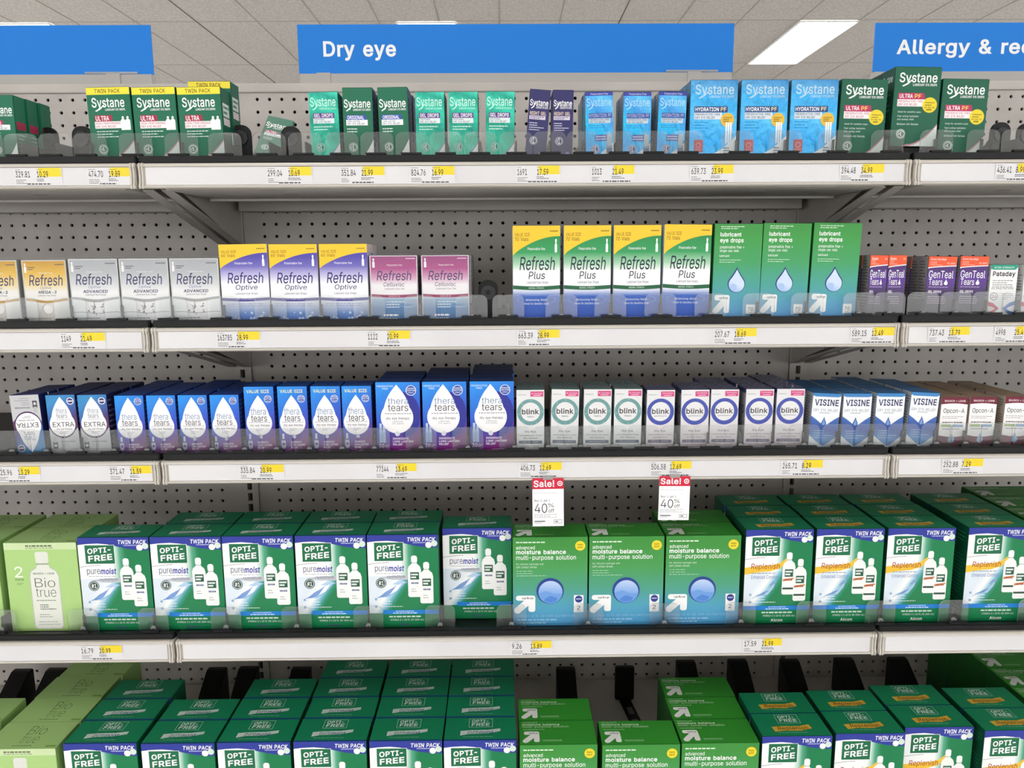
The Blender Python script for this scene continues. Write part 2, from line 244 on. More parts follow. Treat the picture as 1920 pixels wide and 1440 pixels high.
109;305;66,173 59,162 56,154 56,190 26,190 26,0 57,0 57,119 58,133 63,145 70,154 79,160 89,164 100,165 115,163 126,156 134,144 137,130 137,0 168,0 168,124 169,135 173,145 179,153 187,160 197,164 209,165 224,163 236,156 245,145 248,127 248,0 278,0 278,128 276,148 270,164 261,177 249,186 234,191 218,193 204,192 190,187 178,181 169,172 161,160 158,153 154,166 144,180 129,190 110,193 98,192 86,188 75,182
110;204;57,0 57,113 58,129 63,141 71,151 80,159 92,163 105,165 123,161 136,152 145,137 148,118 148,0 179,0 179,120 176,142 170,160 160,174 147,184 132,190 114,192 94,189 76,181 62,166 56,154 56,190 26,190 26,0
111;207;20,66 28,43 41,23 58,8 79,-1 104,-4 128,-1 149,8 167,23 180,43 188,66 191,94 188,122 180,146 167,165 149,180 128,189 104,192 79,189 58,180 41,165 28,146 20,122 17,94|54,59 50,75 48,94 50,112 54,129 62,144 73,155 86,162 104,165 121,162 135,155 146,144 154,129 158,112 160,94 158,75 154,59 146,44 135,33 121,26 104,23 86,26 73,33 62,44
112;212;26,190 26,-71 57,-71 57,29 59,29 63,23 76,8 86,2 99,-3 115,-4 137,-1 157,8 173,23 185,42 193,66 195,94 193,122 185,146 173,166 156,180 137,189 115,192 98,191 86,186 76,180 69,173 63,166 59,160 56,160 56,190|58,75 56,95 58,114 62,131 70,145 81,156 94,163 110,165 126,163 140,156 150,145 158,131 163,114 164,95 163,75 158,58 150,44 140,33 126,26 110,23 94,26 81,32 70,43 63,58
114;129;56,160 56,190 26,190 26,0 57,0 57,118 58,131 63,142 70,151 80,157 91,161 103,163 109,163 122,161 122,192 107,192 90,190 76,184 65,173 58,160
115;182;23,32 31,19 42,9 56,2 72,-3 91,-4 112,-2 130,3 145,12 156,24 163,37 166,53 162,71 153,86 137,97 115,105 86,111 72,116 62,122 56,129 54,139 57,150 65,158 78,164 94,166 110,164 121,158 129,149 134,139 162,145 157,158 149,170 140,179 127,186 112,191 94,192 74,190 58,185 43,177 33,166 26,152 23,137 27,119 36,104 52,93 75,85 106,78 118,74 127,68 132,60 134,51 131,40 122,31 108,25 91,23 75,25 62,30 53,40 47,53 18,47
116;113;46,11 62,1 84,-2 90,-2 107,1 101,27 85,25 75,26 68,31 64,38 63,49 63,164 102,164 102,190 63,190 63,236 32,236 32,190 3,190 3,164 32,164 32,46 36,26
117;205;26,190 26,69 28,47 35,29 44,15 57,5 73,-1 91,-3 111,0 129,8 143,23 149,36 149,0 179,0 179,190 148,190 148,76 146,61 142,48 134,38 125,31 113,27 100,25 82,28 68,37 60,52 57,72 57,190
118;194;9,190 81,0 113,0 186,190 152,190 106,60 97,29 83,78 42,190
119;284;72,89 44,190 11,190 69,0 99,0 128,99 142,154 149,126 152,112 159,86 184,0 215,0 272,190 240,190 212,88 206,68 198,33 191,68 181,107 158,190 126,190 98,88 85,33
120;189;10,0 46,0 82,56 89,68 94,78 115,43 143,0 179,0 112,96 176,190 141,190 108,139 101,127 96,117 90,127 82,139 74,153 50,190 14,190 78,98
121;194;31,-43 24,-69 32,-72 39,-72 46,-73 58,-71 70,-68 80,-62 88,-54 96,-43 102,-29 186,190 153,190 112,78 101,43 97,29 83,78 42,190 9,190 81,-1 71,-29 65,-37 59,-42 52,-44 44,-45
122;191;21,23 21,0 169,0 169,28 63,28 63,30 166,165 166,190 24,190 24,161 127,161 127,160
"""
def tidy(c):
    o = [c[0]]
    for q in c[1:]:
        if math.hypot(q[0]-o[-1][0], q[1]-o[-1][1]) > 6: o.append(q)
    if math.hypot(o[0][0]-o[-1][0], o[0][1]-o[-1][1]) <= 6 and len(o) > 3: o.pop()
    return o
GLY = {}
for ln in FONT_DATA.strip().split('\n'):
    k, a, b = ln.split(';')
    GLY[chr(int(k))] = (int(a), [tidy([tuple(int(q) for q in p.split(',')) for p in c.split(' ')]) for c in b.split('|') if c])
TXT = {}; GCH = {}
def area(c): return sum(c[i][0]*c[(i+1) % len(c)][1]-c[(i+1) % len(c)][0]*c[i][1] for i in range(len(c)))/2
def inside(p, c):
    r = False; n = len(c)
    for i in range(n):
        a, b = c[i], c[(i+1) % n]
        if (a[1] > p[1]) != (b[1] > p[1]) and p[0] < (b[0]-a[0])*(p[1]-a[1])/(b[1]-a[1])+a[0]: r = not r
    return r
def grow(c, d):
    """offset a closed outline outwards (to the right of its direction for counter-clockwise runs)"""
    n = len(c); o = []
    for i in range(n):
        p, q, r = c[i-1], c[i], c[(i+1) % n]
        e1 = (q[0]-p[0], q[1]-p[1]); e2 = (r[0]-q[0], r[1]-q[1]); l1 = math.hypot(*e1) or 1; l2 = math.hypot(*e2) or 1
        n1 = (e1[1]/l1, -e1[0]/l1); n2 = (e2[1]/l2, -e2[0]/l2); k = 1+n1[0]*n2[0]+n1[1]*n2[1]
        k = max(k, .5); o.append((q[0]+d*(n1[0]+n2[0])/k, q[1]+d*(n1[1]+n2[1])/k))
    return o
def glyph(ch, bold):
    k = (ch, bold)
    if k in GCH: return GCH[k]
    adv, cs = GLY[ch]; d = bold*500
    if not cs: GCH[k] = (adv, [], []); return GCH[k]
    big = max(cs, key=lambda c: abs(area(c))); sg = 1 if area(big) > 0 else -1
    outs = []; holes = []
    for c in cs:
        s_ = area(c)*sg
        c2 = c if sg > 0 else c[::-1]          # outers now counter-clockwise, holes clockwise
        (outs if s_ > 0 else holes).append((c, grow(c2, d)))
    V = []; F = []
    for raw, o in outs:
        loops = [o]+[g for hraw, g in holes if inside(hraw[0], raw)]
        flat = [q for l in loops for q in l]; base = len(V); V += flat
        for t in tessellate_polygon([[Vector((x, y, 0)) for x, y in l] for l in loops]):
            p0, p1, p2 = (flat[i] for i in t)
            ar = (p1[0]-p0[0])*(p2[1]-p0[1])-(p1[1]-p0[1])*(p2[0]-p0[0])
            if abs(ar) < 1e-6: continue
            F.append(tuple(base+i for i in (t if ar > 0 else t[::-1])))
    got = sum((V[t[1]][0]-V[t[0]][0])*(V[t[2]][1]-V[t[0]][1])-(V[t[1]][1]-V[t[0]][1])*(V[t[2]][0]-V[t[0]][0]) for t in F)/2
    want = sum(area(g) for _, g in outs)+sum(area(g) for _, g in holes)
    if abs(got-want) > .05*abs(want) and abs(bold) > .001: GCH[k] = glyph(ch, bold*.6)      # crossed outline: use a thinner stroke
    else: GCH[k] = (adv, V, F)
    return GCH[k]
def glyphs(s, bold=0, shear=0):
    """lettering outlines -> filled flat mesh, fitted to the unit square; bold is the stroke growth in em"""
    k = (s, bold, shear)
    if k in TXT: return TXT[k]
    x = 0; v = []; f = []
    for ch in s:
        if ch == ' ': x += 140; continue
        adv, V, F = glyph(ch, bold); b = len(v)
        v += [(px+x+shear*py, py) for px, py in V]; f += [tuple(b+i for i in t) for t in F]
        x += adv+bold*700
    x0 = min(p[0] for p in v); x1 = max(p[0] for p in v); y0 = min(p[1] for p in v); y1 = max(p[1] for p in v)
    TXT[k] = ([((p[0]-x0)/(x1-x0), (p[1]-y0)/(y1-y0)) for p in v], f); return TXT[k]
def RC(x0, y0, x1, y1, c): return ('p', [(x0, y0), (x1, y0), (x1, y1), (x0, y1)], c)
def PG(pts, c): return ('p', pts, c)
def EL(cx, cy, r, c, ry=None, rot=0): return ('e', cx, cy, r, ry, c, rot)     # r as share of the width; ry likewise
def TX(s, x0, y0, x1, y1, c, b=.012, sh=0, rot=0): return ('t', s, x0, y0, x1, y1, c, b, sh, rot)
def LN(x0, y0, x1, y1, n, c, fill=.5, seed=1): return ('l', x0, y0, x1, y1, n, c, fill, seed)
def RR(x0, y0, x1, y1, r, c): return ('r', x0, y0, x1, y1, r, c)
def DROP(cx, y0, y1, r, c): return ('d', cx, y0, y1, r, c)
def CV(f, n=14, x0=0, x1=1): return [(x0+(x1-x0)*k/n, f(x0+(x1-x0)*k/n)) for k in range(n+1)]
def BOT(cx, y0, y1, hw, c='#eef0ee', cap=True):
    H = y1-y0
    o = [PG([(cx-hw, y0+.03*H), (cx-.8*hw, y0), (cx+.8*hw, y0), (cx+hw, y0+.03*H), (cx+hw, y0+.66*H), (cx+.85*hw, y0+.74*H), (cx+.42*hw, y0+.8*H), (cx+.36*hw, y0+.84*H),
             (cx-.36*hw, y0+.84*H), (cx-.42*hw, y0+.8*H), (cx-.85*hw, y0+.74*H), (cx-hw, y0+.66*H)], c),
         RR(cx-.45*hw, y0+.82*H, cx+.45*hw, y1, .35*hw, c), RC(cx-.4*hw, y0+.815*H, cx+.4*hw, y0+.828*H, '#9aa29e')]
    return o
def seal(cx, cy, r, ink, back, txt='#f2f4f2'):
    return [EL(cx, cy, r, ink), EL(cx, cy, r*.9, back), EL(cx, cy, r*.8, ink), EL(cx, cy, r*.62, back), TX('1', cx-.16*r, cy-.35*r*.6, cx+.22*r, cy+.42*r*.6, txt, .03), TX('#', cx-.48*r, cy-.12*r, cx-.2*r, cy+.12*r, txt, .02)]
def arrow(x0, y0, x1, y1, c, txt=None, asp=1.0):
    W = x1-x0; H = y1-y0; t = .3
    o = [RR(x0+.04*W, y1-t*H, x1, y1, .12*W, c), RR(x1-t*W*1.15, y0+.02*H, x1, y1, .12*W, c),
         PG([(x0-.01*W, y0+.24*H), (x0+.25*W, y0-.01*H), (x1-.1*W, y1-.36*H), (x1-.36*W, y1-.1*H)], c), EL(x0+.12*W, y0+.115*H, .175*W, c)]
    if txt: o.append(TX('up&up', x0+.34*W, y1-.24*H, x1-.08*W, y1-.08*H, txt, .01))
    return o
def panel(name, els, w, h, step=.000012):
    v = []; f = []; mi = []; mats = []
    def mat(c):
        m = M(c) if isinstance(c, str) else c
        if m not in mats: mats.append(m)
        return mats.index(m)
    for li, e in enumerate(els):
        y = -step*li; k = e[0]
        def add(pts, c):
            b = len(v); v.extend([(p[0], y, p[1]) for p in pts]); f.append(tuple(range(b, b+len(pts)))); mi.append(mat(c))
        X = lambda u: (u-.5)*w
        Z = lambda u: u*h
        if k == 'p':
            pts = [(X(a), Z(b)) for a, b in e[1]]
            ar = sum(pts[i][0]*pts[(i+1) % len(pts)][1]-pts[(i+1) % len(pts)][0]*pts[i][1] for i in range(len(pts)))
            add(pts if ar > 0 else pts[::-1], e[2])
        elif k == 'e':
            _, cx, cy, r, ry, c, rot = e; ry = r if ry is None else ry; n = 28; cs, sn = math.cos(rot), math.sin(rot); pts = []
            for q in range(n):
                a = r*w*math.cos(2*math.pi*q/n); b_ = ry*w*math.sin(2*math.pi*q/n); pts.append((X(cx)+a*cs-b_*sn, Z(cy)+a*sn+b_*cs))
            add(pts, c)
        elif k == 'r':
            _, x0, y0, x1, y1, r, c = e; rr = min(r*w, (x1-x0)*w*.49, (y1-y0)*h*.49); add(rrect(X(x0), Z(y0), X(x1), Z(y1), rr), c)
        elif k == 'd':
            _, cx, y0, y1, r, c = e; rm = r*w; zc = Z(y0)+rm; zt_ = Z(y1); pts = []
            D = zt_-zc; th = math.acos(min(.95, rm/D))
            n = 26; a0 = math.pi/2-th*.86; a1 = math.pi/2+th*.86-2*math.pi
            arc = [(X(cx)+rm*math.cos(a0+(a1-a0)*q/n), zc+rm*math.sin(a0+(a1-a0)*q/n)) for q in range(n+1)]
            def side(p, s):
                o = []
                for q in range(1, 6):
                    t = q/6; xx = p[0]+(X(cx)-p[0])*t; zz = p[1]+(zt_-p[1])*t
                    xx -= (X(cx)-p[0])*(.16 if r > .3 else -.06)*math.sin(math.pi*t); o.append((xx, zz))
                return o
            pts = arc[::-1]+side(arc[0], 1)+[(X(cx), zt_)]+side(arc[-1], -1)[::-1]
            add(pts, c)
        elif k == 't':
            _, s, x0, y0, x1, y1, c, b_, sh, rot = e; gv, gf = glyphs(s, b_, sh); base = len(v); cs, sn = math.cos(rot), math.sin(rot)
            cx, cz = X((x0+x1)/2), Z((y0+y1)/2)
            for a, b2 in gv:
                dx = (a-.5)*(x1-x0)*w; dz = (b2-.5)*(y1-y0)*h
                v.append((cx+dx*cs-dz*sn, y, cz+dx*sn+dz*cs))
            i = mat(c)
            for g in gf: f.append(tuple(base+q for q in g)); mi.append(i)
        elif k == 'l':
            _, x0, y0, x1, y1, n, c, fill, seed = e; rr = random.Random(seed)
            ph = (y1-y0)/n
            for q in range(n):
                xe = x1-(x1-x0)*rr.choice((0, .05, .12, .3, .45)); x = x0; yy = y1-(q+.5)*ph
                while x < xe:
                    L = (x1-x0)*rr.uniform(.05, .16); L = min(L, xe-x)
                    add([(X(x), Z(yy-ph*fill/2)), (X(x+L), Z(yy-ph*fill/2)), (X(x+L), Z(yy+ph*fill/2)), (X(x), Z(yy+ph*fill/2))], c); x += L+(x1-x0)*.025
    me = bpy.data.meshes.new(name); me.from_pydata(v, [], f)
    for m in mats: me.materials.append(m)
    me.polygons.foreach_set('material_index', mi); me.update(); return me

# ================================================================== STRUCTURE
ZT = [1.604, 1.3464, 1.1249, .8064]          # top edge of the price rail on each shelf
CEIL = CAM.z+2.4
def ceiling_mat():
    m = bpy.data.materials.new('ceiling_tile'); m.use_nodes = True; nt = m.node_tree
    b = nt.nodes['Principled BSDF']; b.inputs['Roughness'].default_value = .9
    tc = nt.nodes.new('ShaderNodeTexCoord'); nz = nt.nodes.new('ShaderNodeTexNoise'); nz.inputs['Scale'].default_value = 45; nz.inputs['Detail'].default_value = 8
    nt.links.new(tc.outputs['Object'], nz.inputs['Vector'])
    cr = nt.nodes.new('ShaderNodeValToRGB'); cr.color_ramp.elements[0].color = lin('#c3beb8'); cr.color_ramp.elements[1].color = lin('#d8d3cd')
    cr.color_ramp.elements[0].position = .4; cr.color_ramp.elements[1].position = .62
    nt.links.new(nz.outputs['Fac'], cr.inputs[0]); nt.links.new(cr.outputs[0], b.inputs['Base Color'])
    return m
mb = MB(); TILE = ceiling_mat(); GRID = M('#a8a29a', .7); GRIDD = M('#55524e', .6)
TX0, TY0, TW, TL = 2.99, 6.59, .61, 1.72
NX0, NX1, NY0, NY1 = -28, 20, -15, 5
mb.box(TX0+NX0*TW, TY0+NY0*TL, CEIL, TX0+(NX1+1)*TW, TY0+(NY1+1)*TL, CEIL+.05, TILE)
for i in range(NX0, NX1+1):
    x = TX0+i*TW; mb.box(x-.004, TY0+NY0*TL, CEIL-.004, x+.004, TY0+(NY1+1)*TL, CEIL+.001, GRIDD if i % 7 == 4 else GRID)
for j in range(NY0, NY1+1):
    y = TY0+j*TL; mb.box(TX0+NX0*TW, y-.004, CEIL-.003, TX0+(NX1+1)*TW, y+.004, CEIL+.001, GRID)
o = obj('ceiling', mb.mesh('ceiling', fix=False)); o['kind'] = 'structure'
mb = MB(); mb.box(-14, -19.2, -.05, 15.8, 17, 0, noisy('store_floor', '#e0dfdd', '#e3e2e0', 3, .25))
o = obj('floor', mb.mesh('floor')); o['kind'] = 'structure'
mb = MB(); mb.box(-14, 16.8, 0, 15.8, 17, CEIL, M('#cfcac4', .8))
o = obj('wall_back', mb.mesh('wall_back')); o['kind'] = 'structure'

# ceiling lights
LM = bpy.data.materials.new('lit_diffuser'); LM.use_nodes = True
nt = LM.node_tree; b = nt.nodes['Principled BSDF']; b.inputs['Base Color'].default_value = (.9, .9, .9, 1)
b.inputs['Emission Color'].default_value = (1, .995, .98, 1); b.inputs['Emission Strength'].default_value = LAMP
LVR = M('#e6e6e2', .35)
mb = MB(); mb.box(-.29, -.84, -.004, .29, .84, 0, LM); diff_me = mb.mesh('diffuser')
mb = MB()
for a in (-1, 1): mb.box(min(a*.29, a*.305), -.85, -.014, max(a*.29, a*.305), .85, .0, LVR); mb.box(-.305, min(a*.84, a*.855), -.014, .305, max(a*.84, a*.855), 0, LVR)
frame_me = mb.mesh('frame')
mb = MB(); mb.box(-.006, -.84, -.02, .006, .84, -.005, LVR); spine_me = mb.mesh('spine')
mb = MB(); mb.box(-.285, -.003, -.012, .285, .003, -.005, LVR); lou_me = mb.mesh('louvre')
lname = {(1, 0): 'lit ceiling troffer beyond the shelves, to the right of the dry eye sign', (0, 0): 'lit ceiling troffer peeking over the top edge of the dry eye sign'}
first = None
for jx, x in enumerate((-.80, 3.295, -4.895, 7.39, -8.99)):
    for jy, y in enumerate((7.45, 4.0, .57, -2.85, -6.3, -9.7, -13.1)):  # last two rows and outermost columns are unseen, added for more frontal light
        if jy in (1,): continue
        if first is None:
            r = empty('ceiling_light'); obj('diffuser', diff_me, r); obj('frame', frame_me, r); obj('divider_bar', spine_me, r)
            for q in range(6): obj('louvre', lou_me, r, (0, -.7+.28*q, 0))
            first = r
        else: r = copy_tree(first)
        r.location = (x, y, CEIL-.006)
        lab = lname.get((jx, jy), 'lit ceiling troffer %s, %s row' % (('in line with the dry eye sign', 'in line with the allergy sign', 'in line with the blank blue sign', 'added far to the right', 'added far to the left')[jx], ('far', 'mid', 'overhead', 'aisle', 'fifth', 'sixth', 'seventh')[jy]))
        tag(r, lab, 'ceiling light', 'ceiling troffers')

# ================================================================== GONDOLA
P1 = 1.2192; HW = P1/2
BAYS = (-1, 0, 1)
BAYN = {-1: 'left bay', 0: 'middle bay', 1: 'right bay'}
def peg_mesh():
    s = .0254; nx = 44; x0 = -nx*s/2; ztop = 1.797; nz = 58
    v = []; f = []; mi = []; n = 8; r = .0036
    for i in range(nx):
        for j in range(nz):
            cx = x0+(i+.5)*s; cz = ztop-(j+.5)*s; h = s/2; b = len(v)
            sq = [(1, 0), (1, 1), (0, 1), (-1, 1), (-1, 0), (-1, -1), (0, -1), (1, -1)]
            v += [(cx+a*h, 0, cz+c*h) for a, c in sq]
            v += [(cx+r*math.cos(math.pi*k/4), 0, cz+r*math.sin(math.pi*k/4)) for k in range(8)]
            v += [(cx+r*math.cos(math.pi*k/4), .005, cz+r*math.sin(math.pi*k/4)) for k in range(8)]
            for k in range(8):
                l = (k+1) % 8
                f.append((b+k, b+8+k, b+8+l, b+l)); mi.append(0)
                f.append((b+8+k, b+16+k, b+16+l, b+8+l)); mi.append(0)
    zb = ztop-nz*s; xe = HW-.02
    def q(a, bq, c, d):
        k = len(v); v.extend([(a, 0, c), (bq, 0, c), (bq, 0, d), (a, 0, d)]); f.append((k, k+1, k+2, k+3)); mi.append(0)
    q(-xe, x0, zb, ztop); q(-x0, xe, zb, ztop); q(-xe, xe, .1, zb)
    me = bpy.data.meshes.new('perforated_sheet'); me.from_pydata(v, [], f); me.materials.append(PEG); me.update(); return me
peg = peg_mesh()
mb = MB(); mb.box(-HW+.02, .009, .1, HW-.02, .013, 1.797, DARK); hole_shade = mb.mesh('hole_shade_board')  # near-black sheet set behind the holes to paint their shade
mb = MB(); mb.box(-HW+.001, -.004, 1.7975, HW-.001, .06, 1.8155, STEEL); cap = mb.mesh('top_rail', .0015)
first = None
for k in BAYS:
    if first is None:
        r = empty('pegboard_panel', (0, 0, 0)); obj('perforated_sheet', peg, r); obj('hole_shade_board', hole_shade, r); obj('top_rail', cap, r); first = r
    else: r = copy_tree(first)
    r.location = (k*P1, 0, 0); tag(r, 'beige pegboard back panel of the %s behind the cartons' % BAYN[k], 'pegboard', 'pegboard back panels')
# uprights with slots
def upright():
    mb = MB(); s = .0254
    mb.box(-.019, -.004, .0, -.005, .03, 1.79, STEEL); mb.box(.005, -.004, .0, .019, .03, 1.79, STEEL)
    z = .0
    while z < 1.77: mb.box(-.005, -.004, z, .005, .001, z+.0075, STEEL); z += s
    mb.box(-.005, .02, 0, .005, .03, 1.79, DARK)
    return mb.mesh('slotted_upright')
um = upright()
for k, x in ((0, -HW), (1, HW), (2, -HW-P1), (3, HW+P1)):
    o = obj('slotted_upright', um, None, (x, 0, 0)); tag(o, ('beige slotted steel upright between the left and middle bays', 'beige slotted steel upright between the middle and right bays', 'beige slotted steel upright at the outer end of the left bay', 'beige slotted steel upright at the outer end of the right bay')[k], 'upright', 'slotted uprights')

# shelves
SH = ('top', 'second', 'third', 'fourth')
LIP = .036
def shelf_parts():
    p = {}
    mb = MB(); x0, x1 = -HW+.002, HW-.002
    mb.box(x0, -.418, -.012, x1, -.006, -.001, STEEL)
    mb.box(x0+.03, -.405, -.038, x1-.03, -.20, -.012, STEEL)
    mb.box(x0+.03, -.06, -.05, x1-.03, -.006, -.012, STEEL)
    mb.box(x0+.03, -.215, -.042, x1-.03, -.20, -.038, STEEL)
    mb.box(-.41, -.33, -.0386, -.385, -.325, -.0381, DARK); mb.box(.385, -.33, -.0386, .41, -.325, -.0381, DARK)
    p['deck'] = mb.mesh('deck', .001)
    mb = MB()
    mb.prism([(-.418, 0), (-.428, 0), (-.4305, -.002), (-.431, -.005), (-.428, -.0055), (-.4285, -.0335), (-.4315, -.0342), (-.432, -.036), (-.430, -.038), (-.424, -.0385), (-.418, -.037)], 'x', x0, x1, TRIM)
    p['price_rail'] = mb.mesh('price_rail')
    mb = MB(); mb.prism([(-.4292, -.0058), (-.4282, -.0058), (-.4287, -.0333), (-.4297, -.0333)], 'x', x0+.0115, x1-.0115, PAPER)
    p['ticket_strip'] = mb.mesh('ticket_strip')
    mb = MB()
    for q in (0, .0045): mb.prism([(-.426, .0012), (-.4312, .0002), (-.4328, -.006), (-.4312, -.012), (-.4312, -.026), (-.4335, -.033), (-.4325, -.0392), (-.426, -.0385)], 'x', q, q+.0032, TRIM)
    p['rail_end'] = mb.mesh('rail_end', .0006)
    mb = MB(); mb.prism([(-.36, -.013), (-.004, -.013), (-.004, -.118), (-.02, -.118), (-.03, -.114)], 'x', -.0015, .0015, STEEL)
    mb.prism([(-.36, -.034), (-.03, -.114), (-.02, -.118), (-.02, -.1195), (-.031, -.116), (-.36, -.0355)], 'x', -.009, .009, STEEL)
    p['bracket'] = mb.mesh('bracket')
    return p
sp = shelf_parts()
mb = MB()
mb.box(-HW+.003, -.424, .0005, HW-.003, -.412, .012, BLACK); front_rail = mb.mesh('front_rail', .0015)
mb = MB(); mb.box(-HW+.003, -.4115, .0005, HW-.003, -.02, .005, BLACK); tray_floor = mb.mesh('tray_floor')
first = None; firstt = None
for i, z in enumerate(ZT):
    for k in BAYS:
        if first is None:
            r = empty('metal_shelf'); obj('deck', sp['deck'], r); pr = obj('price_rail', sp['price_rail'], r); obj('ticket_strip', sp['ticket_strip'], pr)
            obj('rail_end', sp['rail_end'], pr, (-HW+.003, 0, 0)); obj('rail_end', sp['rail_end'], pr, (HW-.0107, 0, 0)); obj('bracket', sp['bracket'], r, (-HW+.0155, 0, 0)); obj('bracket', sp['bracket'], r, (HW-.0155, 0, 0)); first = r
            t = empty('pusher_tray'); obj('front_rail', front_rail, t); obj('tray_floor', tray_floor, t); firstt = t
        else: r = copy_tree(first); t = copy_tree(firstt)
        r.location = (k*P1, 0, z); t.location = (k*P1, 0, z)
        tag(r, 'beige steel %s shelf of the %s with white price strip' % (SH[i], BAYN[k]), 'shelf', 'steel shelves')
        tag(t, 'black plastic pusher tray lying on the %s shelf of the %s' % (SH[i], BAYN[k]), 'shelf tray', 'black pusher trays')
# base deck
Z5 = atz(0, 0, 0).z if False else at(760, 1392, -.503).z-.178
mb = MB(); first = None
mb.box(-HW+.002, -.53, -.03, HW-.002, -.006, -.001, STEEL); bdeck = mb.mesh('deck', .001)
mb = MB(); mb.prism([(-.53, .0), (-.54, 0), (-.541, -.036), (-.53, -.038)], 'x', -HW+.002, HW-.002, TRIM); brail = mb.mesh('price_rail')
mb = MB(); mb.box(-HW+.004, -.49, -Z5, HW-.004, -.02, -.03, STEEL); kick = mb.mesh('base_box')
for k in BAYS:
    if first is None: r = empty('metal_shelf'); obj('deck', bdeck, r); obj('price_rail', brail, r); obj('base_box', kick, r); first = r
    else: r = copy_tree(first)
    r.location = (k*P1, 0, Z5)
    tag(r, 'beige steel lowest shelf of the %s, carrying stacked solution cartons' % BAYN[k], 'shelf', 'steel shelves')

# header signs
BLUE = M('#2080de', .4, 0, .2, 'sign_blue'); WHT = M('#f1f3f4', .4)
def sign(cx, label, text, tb):
    r = empty('aisle_sign', (cx, .03, CAM.z+.3915))
    mb = MB(); mb.box(-.457, 0, 0, .457, .004, .0975, BLUE); obj('sign_panel', mb.mesh('sign_panel'), r)
    mb = MB(); mb.box(-.455, -.004, -.021, .455, .016, -.0005, GREY); mb.box(-.42, -.006, -.026, -.39, .018, .001, GREY); mb.box(.36, -.006, -.026, .39, .018, .001, GREY)
    obj('mounting_rail', mb.mesh('mounting_rail', .001), r)
    mb = MB(); mb.box(.315, -.0035, .0005, .425, -.0005, .0045, CLEARE); obj('clip', mb.mesh('clip'), r)
    if text:
        els = [TX(text, tb[0], tb[1], tb[2], tb[3], '#f1f3f4', .022)]
        obj('lettering', panel('lettering', els, 1, 1), r, (0, -.0004, 0))
    tag(r, label, 'sign', 'blue header signs')
# lettering boxes in metres relative to the sign centre (panel() maps u -> (u-.5))
def tb(cx, xl, yt, xr, yb):
    a = at(xl, yb, .03); c = at(xr, yt, .03); z0 = CAM.z+.3915
    return (a.x-cx+.5, a.z-z0, c.x-cx+.5, c.z-z0)
sign(-1.226, 'blue header sign without words at the left edge of the view', None, None)
sign(-.007, 'long blue header sign reading Dry eye above the middle bay', 'Dry eye', tb(-.007, 607, 77, 742, 114))
sign(1.205, 'blue header sign reading Allergy & redness above the right bay', 'Allergy & redness', tb(1.205, 1680, 73, 2028, 109))
# ================================================================== CARTONS: artwork
W_ = '#f0efee'; GR = '#0b6a4c'; GRD = '#0a5c43'; NAVY = '#2a2a6a'
def systane(els, c, x0, y0, x1, y1, sub=True):
    els += [TX('Systane', x0, y0, x1, y1, c, .012), PG([(x0+.06, y0-.012), (x0+.1, y0-.02), (x0+.2, y0+.012), (x0+.3, y0+.07), (x0+.27, y0+.07), (x0+.18, y0+.026)], c)]
    if sub: els += [TX('LUBRICANT EYE DROPS', x0+.3, y0-.012, x1, y0+.018, c, .015)]
def swoosh(els, x0, top, c='#e9efec', edge=None):
    f = lambda x: top*((x-x0)/(1-x0))**1.9
    if edge: els.append(PG([(x0-.12, 0)]+[(x, f(x)+.022) for x in [x0+(1-x0)*k/12 for k in range(13)]]+[(1, 0)], edge))
    els.append(PG([(x, f(x)) for x in [x0+(1-x0)*k/12 for k in range(13)]]+[(1, 0)], c))
def d_twin():
    e = [RC(0, 0, 1, 1, GR), RC(0, .905, 1, 1, '#f3df3a'), TX('TWIN PACK', .19, .925, .78, .98, '#5a3a08', .01)]
    systane(e, W_, .1, .7, .86, .865)
    e += [PG([(.14, .545), (.50, .545), (.55, .56), (.53, .63), (.14, .63)], '#a81f45'), TX('ULTRA', .16, .555, .47, .62, W_, .016), RC(.13, .452, .8, .545, '#f3e3e6'),
          TX('HIGH PERFORMING', .15, .505, .72, .535, '#b0385a', .008), TX('DRY EYE RELIEF', .15, .463, .62, .493, '#b0385a', .008)]
    e += BOT(.79, .425, .61, .055)+BOT(.9, .425, .61, .055)
    e += [LN(.16, .32, .68, .43, 3, '#cfe4da', .32, 3)]+seal(.27, .17, .11, '#cfdad4', GR)
    swoosh(e, .32, .27, '#dfe9e4', '#c98a96'); return e
def d_orig(base=GR, tagc='#2d4fb0', tagt='ORIGINAL', sub='LONG LASTING', metal=False, sysc=W_, tagx=.78):
    e = [RC(0, 0, 1, 1, base)]; systane(e, sysc, .04, .70, .93, .845)
    e += [PG([(.1, .565), (tagx-.04, .565), (tagx, .575), (tagx-.02, .63), (.1, .63)], tagc), TX(tagt, .14, .573, tagx-.08, .623, W_, .016), RC(.1, .49, .82, .565, '#eef1f2'),
          TX(sub, .13, .531, .56, .557, '#30507a', .01), TX('DRY EYE RELIEF', .13, .498, .72, .524, '#30507a', .01), LN(.12, .385, .75, .46, 2, '#cfe4da', .4, 5)]
    e += seal(.31, .19, .15, '#cfdad4', GR); swoosh(e, .35, .30); return e
